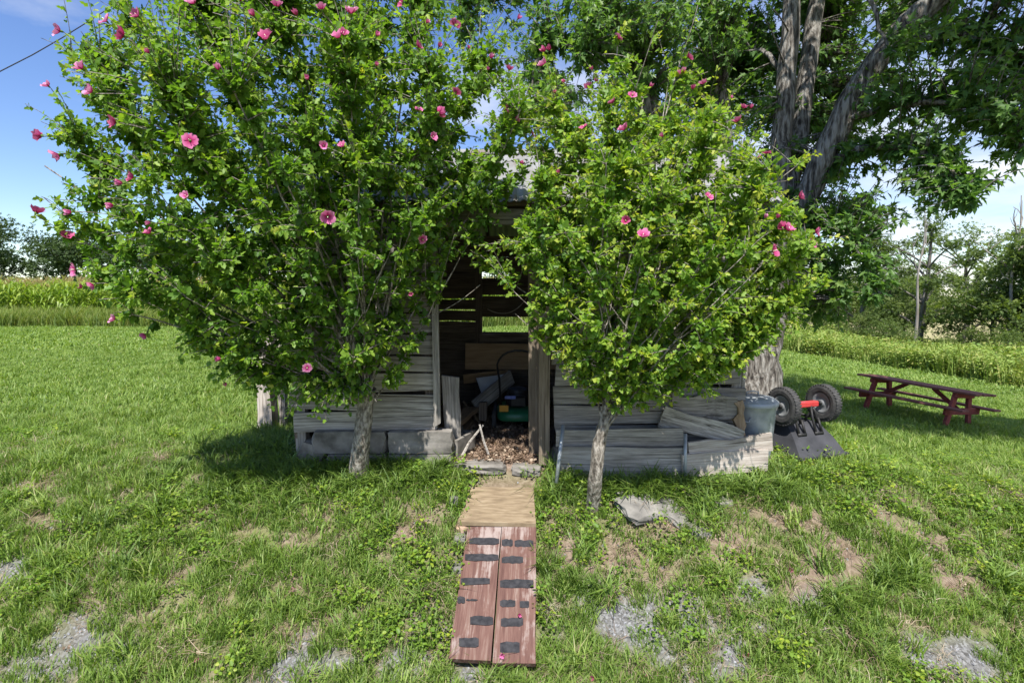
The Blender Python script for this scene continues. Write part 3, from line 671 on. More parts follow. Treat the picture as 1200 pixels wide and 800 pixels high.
# left shrub
bl = gpix(420, 558)
L_BLOBS = [blob_px(330, 120, 3.75, 150, .95), blob_px(210, 130, 3.55, 105, .70), blob_px(450, 120, 3.8, 105, .75), blob_px(330, 20, 3.8, 115, .75), blob_px(200, 40, 3.6, 70, .5), blob_px(480, 40, 3.9, 75, .5),
           blob_px(230, 250, 3.6, 115, .7), blob_px(360, 260, 3.75, 125, .75), blob_px(455, 235, 3.85, 80, .55), blob_px(300, 340, 3.75, 95, .6), blob_px(190, 315, 3.6, 70, .5),
           blob_px(400, 370, 3.9, 75, .45), blob_px(330, 410, 3.9, 55, .4), blob_px(450, 405, 4.05, 42, .3), blob_px(540, 150, 3.95, 60, .4), blob_px(565, 215, 4.0, 45, .3), blob_px(120, 160, 3.5, 50, .35), blob_px(130, 70, 3.5, 42, .3),
           blob_px(105, 250, 3.45, 38, .3), blob_px(570, 100, 3.95, 40, .3), blob_px(490, 320, 4.0, 36, .3), blob_px(300, -70, 3.9, 110, .6), blob_px(430, -60, 3.9, 90, .5), blob_px(390, 455, 4.05, 38, .3), blob_px(590, 60, 3.9, 34, .25), blob_px(600, 150, 3.9, 36, .25), blob_px(520, 205, 3.75, 48, .3), blob_px(555, 255, 4.0, 30, .2), blob_px(440, 440, 4.0, 34, .25), blob_px(295, 430, 3.85, 42, .3), blob_px(350, 455, 3.95, 38, .3), blob_px(475, 380, 4.05, 26, .2), blob_px(245, 400, 3.75, 40, .3), blob_px(505, 270, 3.95, 38, .25), blob_px(500, 335, 4.05, 26, .2), blob_px(588, 190, 3.85, 32, .22), blob_px(612, 118, 3.9, 26, .2), blob_px(575, 232, 3.95, 24, .18)]
L_STEMS = [(90, 60, 3.45, .012), (60, 190, 3.4, .010), (150, 20, 3.6, .016), (70, 270, 3.4, .010), (120, 320, 3.45, .010), (220, -30, 3.7, .018), (300, -90, 3.9, .02), (330, 10, 3.4, .014), (380, -100, 3.9, .02), (440, -60, 3.9, .018), (490, 10, 3.9, .014),
           (560, 70, 4.0, .014), (600, 150, 4.0, .011), (540, 190, 4.0, .012), (500, 100, 3.5, .012), (400, 60, 3.3, .014), (280, 120, 3.0, .014), (200, 160, 3.1, .013), (330, 200, 3.1, .012), (420, 190, 3.3, .012), (180, 260, 3.2, .011),
           (250, 300, 3.3, .011), (170, 370, 3.5, .010), (265, 410, 3.7, .009), (470, 290, 3.8, .010), (360, 330, 3.4, .010), (590, 225, 4.05, .008), (250, 40, 4.3, .014), (420, 30, 4.4, .014), (330, 100, 4.6, .014)]
L_FLOW = [(128, 28, 3), (150, 44, 1), (165, 22, 1), (75, 38, 1), (60, 104, 1), (52, 160, 1), (72, 180, 1), (41, 252, 1), (78, 281, 1), (92, 316, 3), (113, 332, 1), (102, 338, 2), (138, 375, 1), (172, 390, 1), (262, 420, 2), (262, 446, 2), (360, 430, 0), (224, 166, 0),
          (221, 232, 1), (140, 144, 1), (148, 215, 2), (160, 209, 1), (314, 49, 1), (380, 172, 1), (403, 174, 1), (490, 132, 3), (512, 133, 1), (494, 280, 0), (532, 32, 3), (473, 6, 3), (100, 84, 1), (412, 20, 1), (402, 44, 1), (533, 110, 3), (440, 45, 2),
          (178, 66, 2), (112, 110, 1), (258, 86, 2), (361, 96, 2), (384, 253, 3), (300, 23, 2), (350, 22, 2), (378, 15, 1), (487, 57, 1), (513, 58, 2), (574, 72, 2), (596, 85, 1), (605, 25, 2), (505, 162, 1), (590, 130, 1), (601, 140, 1), (622, 160, 3), (607, 190, 2), (480, 345, 2),
          (570, 85, 2), (88, 248, 2), (180, 262, 2), (137, 240, 2), (178, 276, 1), (230, 8, 1), (285, 5, 2), (325, 12, 1), (398, 48, 1), (440, 80, 2), (498, 30, 2), (548, 60, 2)]
shrub('hibiscus_shrub', 'wide flowering shrub with pink blooms in front of the concrete foundation', bl,
      [at(423, 520, 4.25), at(428, 480, 4.2), at(432, 455, 4.15)], L_STEMS, L_BLOBS, 6000, L_FLOW, 5, 0.080, 15, 0.056, 0.02)
# right shrub
brr = gpix(695, 590)
R_BLOBS = [blob_px(745, 280, 3.75, 110, .7), blob_px(690, 230, 3.75, 75, .5), blob_px(790, 220, 3.75, 85, .55), blob_px(715, 155, 3.8, 52, .36), blob_px(800, 155, 3.8, 46, .34), blob_px(850, 270, 3.8, 85, .55), blob_px(880, 335, 3.8, 64, .45), blob_px(810, 375, 3.75, 76, .45),
           blob_px(700, 370, 3.75, 75, .45), blob_px(740, 420, 3.75, 55, .4), blob_px(650, 300, 3.75, 50, .35), blob_px(640, 355, 3.8, 34, .25), blob_px(840, 405, 3.8, 40, .3), blob_px(920, 330, 3.8, 42, .3), blob_px(655, 175, 3.8, 40, .3), blob_px(728, 92, 3.8, 26, .18), blob_px(808, 105, 3.8, 25, .18),
           blob_px(860, 190, 3.8, 42, .3), blob_px(925, 275, 3.8, 30, .22), blob_px(622, 275, 3.8, 30, .22), blob_px(715, 455, 3.8, 30, .22), blob_px(650, 230, 3.8, 35, .25), blob_px(868, 402, 3.8, 40, .3), blob_px(885, 375, 3.8, 40, .3), blob_px(770, 445, 3.75, 40, .3), blob_px(685, 425, 3.75, 36, .25), blob_px(645, 395, 3.75, 22, .18), blob_px(600, 300, 3.9, 28, .2), blob_px(640, 150, 3.8, 34, .25), blob_px(565, 300, 4.0, 20, .15), blob_px(820, 440, 3.75, 30, .25)]
R_STEMS = [(722, 55, 3.75, .014), (805, 78, 3.75, .014), (685, 150, 3.7, .012), (650, 130, 3.8, .012), (760, 110, 3.9, .014), (840, 140, 3.8, .013), (870, 190, 3.75, .012), (900, 215, 3.8, .012), (945, 290, 3.8, .011), (960, 340, 3.8, .010), (900, 390, 3.7, .010), (640, 200, 3.9, .010),
           (622, 262, 3.8, .009), (632, 300, 3.8, .008), (658, 352, 3.6, .008), (700, 260, 3.3, .012), (770, 240, 3.3, .012), (830, 280, 3.3, .011), (760, 330, 3.3, .010), (860, 340, 3.4, .010), (690, 350, 3.4, .009), (800, 180, 4.1, .012), (720, 200, 4.1, .012), (860, 270, 4.15, .010), (930, 250, 3.8, .010)]
R_FLOW = [(722, 47, 3), (805, 70, 3), (800, 90, 1), (685, 152, 3), (657, 205, 2), (642, 62, 2), (640, 78, 1), (665, 95, 2), (695, 85, 2), (740, 115, 3), (760, 105, 2), (733, 155, 1), (828, 233, 3), (898, 183, 3), (885, 200, 1), (933, 232, 1), (948, 287, 3), (952, 272, 1), (903, 295, 3), (895, 258, 2),
          (920, 272, 1), (734, 260, 1), (753, 280, 1), (826, 101, 1), (855, 118, 2), (870, 130, 1), (866, 145, 1), (878, 130, 2), (778, 163, 2), (690, 105, 1), (652, 112, 2), (720, 123, 1), (810, 108, 2), (908, 258, 2), (917, 268, 1), (647, 62, 2), (700, 100, 2), (885, 187, 2)]
shrub('hibiscus_shrub', 'slimmer flowering shrub with pale gnarled trunk and pink blooms right of the shed doorway', brr,
      [at(698, 555, 3.93), at(704, 510, 3.9), at(714, 475, 3.85)], R_STEMS, R_BLOBS, 3900, R_FLOW, 6, 0.056, 15, 0.052, 0.17)

# ------------------------------------------------------------------ maple tree behind the shed
def maple():
    r = np.random.default_rng(9)
    base = at(884, 500, 6.1); base[2] = gz(base[0], base[1]); O = base.copy()
    root = empty('maple_tree', base, 'big maple with several furrowed stems growing beside the shed behind the metal bin', 'tree')
    tk = Branches(); tw = Branches(); lv = Leaves(*MAPLE)
    def limb(pts, r0, r1, n=18, seg=12, rough=.12):
        p = smooth_path(pts, n) + r.normal(0, .01, (n, 3)); rr = np.linspace(r0, r1, n); tk.tube(p, rr, seg, rough); return p, rr
    tp = [base + np.array([0, 0, -.1]), base + np.array([.0, 0, .25]), at(884, 430, 6.1), at(893, 360, 6.1), at(905, 280, 6.1)]
    p = smooth_path(tp, 14); rr = np.array([.46, .40, .35, .31, .29, .28, .27, .265, .26, .255, .25, .25, .245, .24]); tk.tube(p, rr, 16, .2)
    top = p[-1]; N_ = []; R_ = []
    def keep(pr, skip=.25): N_.append(pr[0][int(len(pr[0]) * skip):]); R_.append(pr[1][int(len(pr[0]) * skip):])
    keep(limb([p[-3], at(914, 190, 6.1), at(922, 90, 6.15), at(928, 0, 6.2), at(935, -150, 6.4), at(945, -400, 6.9)], .125, .055, 22))
    keep(limb([p[-2], at(938, 150, 6.3), at(950, 60, 6.4), at(965, -60, 6.5), at(990, -300, 6.9)], .13, .05, 20))
    keep(limb([p[-2], at(950, 220, 5.95), at(985, 140, 5.75), at(1050, 45, 5.5), at(1120, -25, 5.3), at(1230, -150, 5.2), at(1330, -300, 5.3)], .16, .06, 22))
    keep(limb([p[-4], at(860, 260, 6.3), at(845, 110, 6.4), at(836, 0, 6.5), at(830, -200, 6.8), at(800, -420, 7.4)], .14, .05, 20))
    keep(limb([p[-5], at(830, 280, 6.4), at(775, 160, 6.5), at(742, 70, 6.5), at(715, -5, 6.5), at(660, -140, 6.8), at(600, -330, 7.2)], .16, .05, 22))
    for a in ([(960, 190, 5.9), (1040, 170, 5.3), (1110, 195, 4.9), (1140, 232, 4.75)], [(990, 140, 5.7), (1080, 120, 5.2), (1150, 130, 4.8), (1200, 170, 4.6)], [(940, 260, 6.0), (985, 270, 5.5), (1010, 300, 5.2), (1030, 345, 5.1)],
              [(1050, 50, 5.5), (1130, 40, 5.2), (1190, 60, 5.0), (1270, 110, 4.9)], [(742, 70, 6.5), (690, 50, 6.3), (640, 60, 6.2), (615, 130, 6.1)], [(836, 0, 6.5), (780, -30, 6.4), (720, -10, 6.2), (680, 60, 6.0)],
              [(660, -140, 6.8), (600, -80, 6.8), (560, -20, 6.8), (540, 40, 6.8)], [(922, 90, 6.15), (890, 60, 6.8), (860, 70, 7.3), (830, 110, 7.6)], [(928, 0, 6.2), (980, -40, 5.8), (1020, 0, 5.4), (1040, 60, 5.2)], [(905, 240, 6.1), (960, 300, 5.7), (985, 350, 5.5)],
              [(1230, -150, 5.2), (1290, -60, 5.0), (1320, 40, 4.9)], [(940, -60, 6.4), (900, -120, 7.4), (860, -160, 8.6)], [(990, -300, 6.9), (1050, -300, 8.0), (1120, -250, 9.0)], [(830, -200, 6.8), (760, -220, 8.0), (700, -200, 9.2)], [(1090, 0, 5.4), (1150, -60, 6.6), (1220, -40, 7.6)]):
        keep(limb([at(*q) for q in a], .045, .012, 14, 7), .1)
    B = [blob_px(1000, 60, 7.0, 85, .8), blob_px(1090, 110, 5.2, 85, .8), blob_px(1165, 130, 4.9, 70, .7), blob_px(1030, 200, 5.7, 62, .6), blob_px(1080, 215, 5.1, 45, .45), blob_px(1125, 225, 4.9, 32, .3), blob_px(975, 270, 5.6, 50, .5), blob_px(1015, 310, 5.3, 42, .4), blob_px(1040, 250, 5.2, 30, .3),
         blob_px(1160, 30, 5.2, 90, .9), blob_px(1250, 100, 5.0, 70, .8), blob_px(890, 60, 7.6, 90, .8), blob_px(840, 90, 7.4, 85, .6), blob_px(760, 50, 6.2, 80, .8), blob_px(690, 60, 6.2, 60, .7), blob_px(660, 130, 6.2, 48, .5), blob_px(640, 30, 6.4, 40, .5), blob_px(555, 10, 6.8, 45, .5), blob_px(600, -60, 6.8, 70, .8),
         blob_px(940, 180, 7.2, 60, .6), blob_px(960, 240, 5.9, 40, .4), blob_px(860, 170, 6.6, 80, .7), blob_px(780, 140, 6.8, 70, .6), blob_px(920, 330, 6.3, 48, .5), blob_px(965, 360, 6.3, 34, .4), blob_px(700, 200, 6.9, 50, .5), blob_px(650, 240, 6.9, 36, .4), blob_px(1190, 175, 4.75, 36, .4), blob_px(1050, 10, 6.8, 70, .6), blob_px(1000, 345, 5.3, 28, .3),
         blob_px(880, 250, 6.9, 60, .5), blob_px(860, 20, 5.5, 45, .4), blob_px(720, 20, 5.8, 60, .5), blob_px(620, 70, 6.4, 40, .4), blob_px(800, 30, 5.9, 50, .4), blob_px(980, 130, 6.6, 60, .5), blob_px(930, 30, 7.4, 80, .6)]
    ends, _ = sample_blobs(B, 4900, r, .3)
    ins = (ends[:, 0] < XR + .1) & (ends[:, 1] < BYY + .2) & (ends[:, 2] < 3.1); ends = ends[~ins]
    nodes = np.concatenate(N_); nr = np.concatenate(R_)
    grow(tw, lv, nodes, nr, ends, r, .40, 10, .098, up=.5, droop=.8, flush=.6, twig=.0045)
    for pts in ([at(1120, -25, 5.3), (5.0, 4.7, 5.8), (5.2, 4.3, 6.2), (4.6, 3.9, 6.5)], [at(1230, -150, 5.2), (6.8, 4.8, 6.2), (8.0, 4.2, 6.4)], [at(1120, -25, 5.3), (5.9, 4.6, 5.9), (6.3, 4.1, 6.3), (6.4, 3.6, 6.5)], [at(928, 0, 6.2), (3.2, 5.0, 5.6), (2.9, 4.3, 6.2)]):
        q_ = limb([np.asarray(v, float) for v in pts], .05, .015, 14, 7); nodes = np.concatenate([nodes, q_[0][3:]]); nr = np.concatenate([nr, q_[1][3:]])
    # upper crown, above the picture
    C2 = [(np.array([2.9, 7.2, 8.2]), np.array([3.4, 2.6, 2.4])), (np.array([5.2, 6.2, 7.2]), np.array([2.3, 2.1, 1.9])), (np.array([1.0, 7.6, 7.0]), np.array([2.4, 2.2, 1.7])), (np.array([3.6, 8.0, 5.8]), np.array([2.6, 1.6, 1.3])), (np.array([5.6, 5.6, 5.6]), np.array([1.6, 1.3, 1.0])), (np.array([5.4, 4.1, 6.5]), np.array([1.8, 1.0, .9])), (np.array([8.0, 4.1, 6.5]), np.array([1.7, 1.0, .9])), (np.array([3.0, 4.3, 6.4]), np.array([1.3, .9, .8]))]
    e2, _ = sample_blobs(C2[:5], 1100, r, .45)
    e3, _ = sample_blobs([(np.array([5.3, 3.5, 6.5]), np.array([1.9, 1.25, .8])), (np.array([8.0, 3.1, 6.5]), np.array([1.8, 1.35, .8])), (np.array([3.2, 4.1, 6.4]), np.array([1.1, .9, .7]))], 1500, r, .2); e2 = np.concatenate([e2, e3])
    grow(tw, lv, nodes, nr, e2, r, .7, 12, .17, up=.5, droop=.6, flush=.5, twig=.006)
    link('trunk', tk.mesh('trunk', O), M['bark_m'], root); link('twigs', tw.mesh('twigs', O), M['bark_m'], root)
    f = link('crown', lv.mesh('crown', O), M['leaf_m'], root); f['kind'] = 'stuff'
maple()

# ------------------------------------------------------------------ background trees
def tree_proto(seed, H, W, airy, n_sprig, size, trunk_frac, per=7):
    r = np.random.default_rng(seed); tk = Branches(); lv = Leaves(*SPRAY); tw = Branches()
    tp = np.array([[0, 0, -.3]] + [[r.normal(0, .03 * H * k), r.normal(0, .03 * H * k), H * .8 * k] for k in (.2, .45, .7, 1.0)]); tp = smooth_path(tp, 12)
    tr = np.linspace(.022 * H, .006 * H, 12); tk.tube(tp, tr, 8, .1); nodes = [tp[4:]]; nr = [tr[4:]]; B = []
    nb = 9 if not airy else 11
    for i in range(nb):
        k = int(r.integers(3, 11)); a = 2 * PI * (i * .382 + r.random() * .15); zf = tp[k][2] / H
        ext = W * (.5 if zf < .75 else .3) * (.6 + .6 * r.random())
        e = tp[k] + np.array([math.cos(a) * ext, math.sin(a) * ext, H * (.10 + .14 * r.random())])
        b = bez(tp[k], tp[k] * .5 + e * .5 + np.array([0, 0, .03 * H]), e, 8); rr = np.linspace(tr[k] * .6, .003 * H, 8); tk.tube(b, rr, 5); nodes.append(b[2:]); nr.append(rr[2:])
        s = W * (.16 + .12 * r.random()) * (.8 if airy else 1.15); B.append((e, np.array([s * 1.2, s * 1.2, s * (.55 if airy else .85)])))
    B.append((tp[-1] + np.array([0, 0, .05 * H]), np.array([W * .22, W * .22, H * .13])))
    if not airy:
        B.append((np.array([0, 0, H * (trunk_frac + .3)]), np.array([W * .40, W * .40, H * .26]))); B.append((np.array([0, 0, H * .68]), np.array([W * .33, W * .33, H * .22])))
    ends, _ = sample_blobs(B, n_sprig, r, .5); ends = ends[ends[:, 2] > trunk_frac * H * .6]
    grow(tw, lv, np.concatenate(nodes), np.concatenate(nr), ends, r, .09 * H, per, size, up=.5, droop=.4, flush=.6, twig=.0018 * H)
    o = np.zeros(3); mt = tk.mesh('trunk', o); mf = lv.mesh('crown', o)
    return mt, mf
PROT = [tree_proto(101, 7, 5.0, False, 900, .24, .12), tree_proto(102, 7, 4.4, False, 850, .24, .18), tree_proto(103, 8, 4.2, True, 520, .17, .3, 7), tree_proto(104, 6, 5.4, False, 900, .23, .05), tree_proto(105, 8, 4.6, True, 560, .18, .25, 7),
        tree_proto(106, 7, 5.2, False, 420, .42, .06, 5), tree_proto(107, 7, 4.6, False, 420, .42, .06, 5)]
def put_tree(kind, x, y, s, rz, label, group, leaf, name='leafy_tree', cat='tree', sz=None):
    z = gz(x, y); root = empty(name, (x, y, z - .05), label, cat, group, (0, 0, rz)); root.scale = (s, s, s * (sz or 1))
    mt, mf = PROT[kind]
    key = leaf.name
    t = bpy.data.objects.new('trunk', mt); COL.objects.link(t); t.parent = root
    c = bpy.data.objects.new('crown', mf); COL.objects.link(c); c.parent = root; c['kind'] = 'stuff'
    if len(mt.materials) == 0: mt.materials.append(M['bark_far'])
    if len(mf.materials) == 0: mf.materials.append(leaf)
    c.material_slots[0].link = 'OBJECT'; c.material_slots[0].material = leaf
    return root
def gp_at(px, y):
    """ground point in that picture column at distance y"""
    return (px - 600) / 600.0 * y / math.cos(PITCH) * 0.997, y
lf = M['leaf_far']; RG = 'trees along the meadow edge'
for (px, y, k, s, lab) in ((930, 34, 0, .75, 'low round tree just beyond the maple at the end of the meadow'), (985, 33, 3, .85, 'broad low bushy tree at the far end of the meadow'), (1010, 27, 4, .92, 'thin airy tree with sparse foliage behind the picnic table'),
                           (1045, 26, 1, .62, 'dense small dark tree standing below the thin airy trees'), (1078, 24, 2, .95, 'tall sparse tree with see-through crown beside the bare snag'),
                           (1130, 25, 4, .90, 'feathery open crowned tree between the snag and the dead tree'), (1165, 22, 0, .72, 'full leafy tree in front of the forked dead tree'), (1200, 20, 1, .80, 'bushy tree at the edge of the meadow next to the forked dead tree'),
                           (1245, 20, 0, .8, 'leafy tree farther along the weed edge past the dead tree'), (1300, 19, 3, .9, 'wide leafy tree at the near end of the meadow hedge'),
                           (1060, 30, 3, .80, 'wide dark tree filling the hedge behind the bare snag'), (1015, 31, 1, .72, 'rounded tree standing back in the hedge behind the airy tree')):
    x, yy = gp_at(px, y); put_tree(k, x, yy, s, rng.random() * 6, lab, RG, lf)
# bushes at the hedge foot
for (px, y, lb) in ((1000, 26, 'low green bush at the hedge foot under the thin airy tree'), (1040, 22.5, 'low green bush at the hedge foot between airy tree and bare snag'), (1140, 20.5, 'low green bush at the hedge foot between bare snag and forked dead tree'), (1185, 18.5, 'low green bush at the hedge foot right below the forked dead tree'), (960, 29, 'low green bush at the far end of the meadow weeds')):
    x, yy = gp_at(px, y); put_tree(3, x, yy, .30 + .08 * rng.random(), rng.random() * 6, lb, 'bushes at the foot of the hedge', lf, 'hedge_bush', 'bush')
# far rows
FG = 'far row of trees beyond the corn'
for i in range(72):
    x = -118 + i * 3.2 + rng.normal(0, .8); y = 76 + 4 * (i % 3) + rng.normal(0, 4) + max(0, x) * .12
    if x > 38: y += 25
    if x > 25 and i % 2: continue
    put_tree(int(rng.choice([5, 6])), x, y, 1.5 + .3 * rng.random() - (.25 if x > -20 else 0), rng.random() * 6, 'dark green tree in the far row beyond the cornfield' if x < 25 else 'leafy tree in the far row beyond the pale hay field', FG if x < 25 else 'far trees beyond the hay field', M['leaf_dark'] if x < 25 else lf, 'distant_tree')
# dead trees
def dead_tree(px, y, Htop_px, label, seed, fork, name='dead_tree'):
    r = np.random.default_rng(seed); x, yy = gp_at(px, y); z = gz(x, yy)
    root = empty(name, (x, yy, z), label, 'tree'); br = Branches(); H = at(px, Htop_px, y / math.cos(PITCH))[2] - z
    tp = smooth_path([[0, 0, -.2], [.05, 0, H * .3], [-.05, 0, H * .6], [.12, 0, H * .82], [.05, 0, H]], 14); tr = np.linspace(.085, .014, 14); br.tube(tp, tr, 7, .1)
    link('trunk', br.mesh('trunk', np.zeros(3)), M['dead_bark'], root)
    bb = Branches()
    for (k, dx, dz, th) in fork:
        p0 = tp[k]; e = p0 + np.array([dx, r.normal(0, .3), dz]); c = bez(p0, p0 + np.array([dx * .6, 0, dz * .25]), e, 8) + np.cumsum(r.normal(0, .02, (8, 3)), 0)
        bb.tube(c, np.linspace(th, .012, 8), 5)
        for q in range(3):
            i = int(r.integers(3, 7)); d = r.normal(0, .25, 3); d[2] = abs(d[2]) + .25; bb.tube(np.array([c[i], c[i] + d * .6, c[i] + d * 1.1 + [0, 0, .1]]), [.014, .01, .006], 4)
    link('limbs', bb.mesh('limbs', np.zeros(3)), M['dead_bark'], root)
dead_tree(1182, 20, 232, 'forked leafless dead tree rising above the hedge', 3, [(8, -1.0, 1.0, .05), (9, .55, 1.5, .06), (10, -.45, 1.1, .04), (7, -.35, .5, .03), (11, .4, .8, .03)])
dead_tree(1073, 23, 248, 'thin bare snag rising between the airy trees', 4, [(8, -.4, 1.2, .03), (10, .3, 1.0, .03), (9, .25, .8, .02)])

# ------------------------------------------------------------------ instanced ground cover
def coll(name, objs):
    c = bpy.data.collections.new(name)
    for o in objs: c.objects.link(o)
    return c
def blade_clump(name, seed, n, spread, h, w, m, lean=.5, varb=.4, bend=.5):
    r = np.random.default_rng(seed); V = []; Fc = []; var = []
    for i in range(n):
        a = r.random() * 6.28; rr = spread * math.sqrt(r.random()); b = np.array([rr * math.cos(a), rr * math.sin(a), -.01])
        hh = h * (.55 + .7 * r.random()); d = r.random() * 6.28; dr = np.array([math.cos(d), math.sin(d), 0]); sd = np.array([-math.sin(d), math.cos(d), 0]) * w * (.7 + .6 * r.random())
        ln = lean * (.2 + r.random()); p1 = b + dr * hh * ln * .35 + np.array([0, 0, hh * .6]); p2 = b + dr * hh * (ln * .9 + bend * .3) + np.array([0, 0, hh * (1 - .25 * ln)])
        o = len(V); V += [b - sd, b + sd, p1 + sd * .8, p1 - sd * .8, p2]; Fc += [[o, o + 1, o + 2, o + 3], [o + 3, o + 2, o + 4]]
        v = np.clip(varb + r.normal(0, .2), 0, 1) if r.random() > .025 else 1.0; var += [v * .8, v * .8, v, v, min(1, v + .08)]
    me = mesh_np(name, np.array(V), Fc, True, var=var); me.materials.append(m); return bpy.data.objects.new(name, me)
def weed_clump(name, seed, n, spread, h, leaf, m, varb=.5):
    r = np.random.default_rng(seed); lv = Leaves([(0, 0, 0), (.38, .35, .08), (.30, .78, .04), (0, 1, -.1), (-.30, .78, .04), (-.38, .35, .08)], [[0, 1, 2, 3], [0, 3, 4, 5]])
    a = r.random(n) * 6.28; rr = spread * np.sqrt(r.random(n)); P = np.stack([rr * np.cos(a), rr * np.sin(a), h * r.random(n) ** .7], -1)
    d = r.random(n) * 6.28; D = np.stack([np.cos(d), np.sin(d), r.normal(.1, .3, n)], -1); N = np.array([0, 0, 1.0]) + r.normal(0, .35, (n, 3))
    lv.add(P, D, N, leaf * (.6 + .7 * r.random(n)), varb + r.normal(0, .2, n)); me = lv.mesh(name, np.zeros(3)); me.materials.append(m); return bpy.data.objects.new(name, me)
def scatter(name, P, R, Sc, I, c, label, cat):
    me = bpy.data.meshes.new(name); P = np.asarray(P, np.float32); me.vertices.add(len(P)); me.vertices.foreach_set('co', P.ravel())
    a = me.attributes.new('rot', 'FLOAT_VECTOR', 'POINT'); a.data.foreach_set('vector', np.asarray(R, np.float32).ravel())
    a = me.attributes.new('scl', 'FLOAT', 'POINT'); a.data.foreach_set('value', np.asarray(Sc, np.float32))
    a = me.attributes.new('pick', 'INT', 'POINT'); a.data.foreach_set('value', np.asarray(I, np.int32))
    o = bpy.data.objects.new(name, me); COL.objects.link(o); setp(o, label, cat, kind='stuff')
    ng = bpy.data.node_groups.new(name + '_scatter', 'GeometryNodeTree'); ng.interface.new_socket('Geometry', in_out='INPUT', socket_type='NodeSocketGeometry'); ng.interface.new_socket('Geometry', in_out='OUTPUT', socket_type='NodeSocketGeometry')
    n = ng.nodes; l = ng.links; gi = n.new('NodeGroupInput'); go = n.new('NodeGroupOutput'); ip = n.new('GeometryNodeInstanceOnPoints'); ci = n.new('GeometryNodeCollectionInfo')
    ci.inputs['Collection'].default_value = c; ci.inputs['Separate Children'].default_value = True; ci.inputs['Reset Children'].default_value = True
    def na(t, nm):
        q = n.new('GeometryNodeInputNamedAttribute'); q.data_type = t; q.inputs['Name'].default_value = nm; return q.outputs['Attribute']
    l.new(gi.outputs[0], ip.inputs['Points']); l.new(ci.outputs[0], ip.inputs['Instance']); ip.inputs['Pick Instance'].default_value = True
    l.new(na('INT', 'pick'), ip.inputs['Instance Index']); l.new(na('FLOAT_VECTOR', 'rot'), ip.inputs['Rotation']); l.new(na('FLOAT', 'scl'), ip.inputs['Scale']); l.new(ip.outputs[0], go.inputs[0])
    md_ = o.modifiers.new('scatter', 'NODES'); md_.node_group = ng; return o
def field(n, y0, y1, margin=1.0, power=1.0, rs=None):
    r = rs or rng; y = y0 + (y1 - y0) * r.random(n) ** power; xw = y * 1.06 + margin; x = (r.random(n) * 2 - 1) * xw; return x, y
def in_shed(x, y, pad=0.0): return (x > XL - pad) & (x < XR + pad) & (y > FY - .06 - pad) & (y < BYY + .05 + pad)
def ramp_area(x, y): return (np.abs(x + 0.10 - .03 * (y - 3)) < 0.262) & (y > 2.88) & (y < 4.35)
def meadow(x, y): return sstep(-.5, .5, (x - (15.0 - .33 * (y - 12) + 1.2 * (fbm(x * .4, y * .4, 19, 2) - .5))))      # right of the mown lawn
def rots(n, tilt=.1): return np.stack([rng.normal(0, tilt, n), rng.normal(0, tilt, n), rng.random(n) * 6.28], -1)
def zt(x, y): return terrain(x, y)

# near grass on bank and lawn edge
c_near = coll('near_grass_clumps', [blade_clump('clump_a', 1, 46, .07, .075, .0030, M['grass'], .7), blade_clump('clump_b', 2, 40, .06, .10, .0032, M['grass'], .8, .45), blade_clump('clump_c', 3, 54, .08, .06, .0028, M['grass'], .6, .38), blade_clump('clump_d', 4, 30, .05, .15, .0038, M['grass'], .9, .42)])
x, y = field(20500, 2.1, 6.6, 2.2); d, g = masks(x, y); dn = fbm(x * 1.1, y * 1.1, 91, 3)
keep = (rng.random(len(x)) > np.maximum(d * .84, g * .82)) & ~in_shed(x, y, .03) & ~ramp_area(x, y) & (rng.random(len(x)) < .35 + 1.1 * dn)
x, y = x[keep], y[keep]; n = len(x); sc = (.65 + .5 * rng.random(n)) * (.75 + .6 * fbm(x * .9, y * .9, 95, 2))
pk = rng.choice(4, n, p=[.38, .22, .36, .04])
scatter('lawn_grass', np.stack([x, y, zt(x, y)], -1), rots(n, .15), sc, pk, c_near, 'short patchy grass on the bank and lawn round the shed', 'grass')
# mid lawn
c_mid = coll('mid_grass_clumps', [blade_clump('mid_a', 11, 70, .16, .075, .0055, M['grass'], .7, .45), blade_clump('mid_b', 12, 70, .17, .09, .0060, M['grass'], .8, .5), blade_clump('mid_c', 13, 70, .17, .065, .0055, M['grass'], .7, .4)])
x, y = field(19500, 6.2, 14, 4.5, .9); keep = ~in_shed(x, y, .02) & (rng.random(len(x)) > meadow(x, y)); x, y = x[keep], y[keep]; n = len(x)
scatter('lawn_grass', np.stack([x, y, zt(x, y)], -1), rots(n, .12), .8 + .5 * rng.random(n), rng.integers(0, 3, n), c_mid, 'mown lawn behind the shed reaching to the corn and the picnic table', 'grass')
c_far = coll('far_grass_clumps', [blade_clump('far_a', 21, 90, .4, .10, .014, M['grass'], .8, .5), blade_clump('far_b', 22, 90, .4, .085, .013, M['grass'], .8, .42)])
x, y = field(11500, 13.5, 26, 7.0, .9); keep = (rng.random(len(x)) > meadow(x, y)); x, y = x[keep], y[keep]; n = len(x)
scatter('lawn_grass', np.stack([x, y, zt(x, y)], -1), rots(n, .08), .8 + .5 * rng.random(n), rng.integers(0, 2, n), c_far, 'distant mown lawn in front of the cornfield', 'grass')
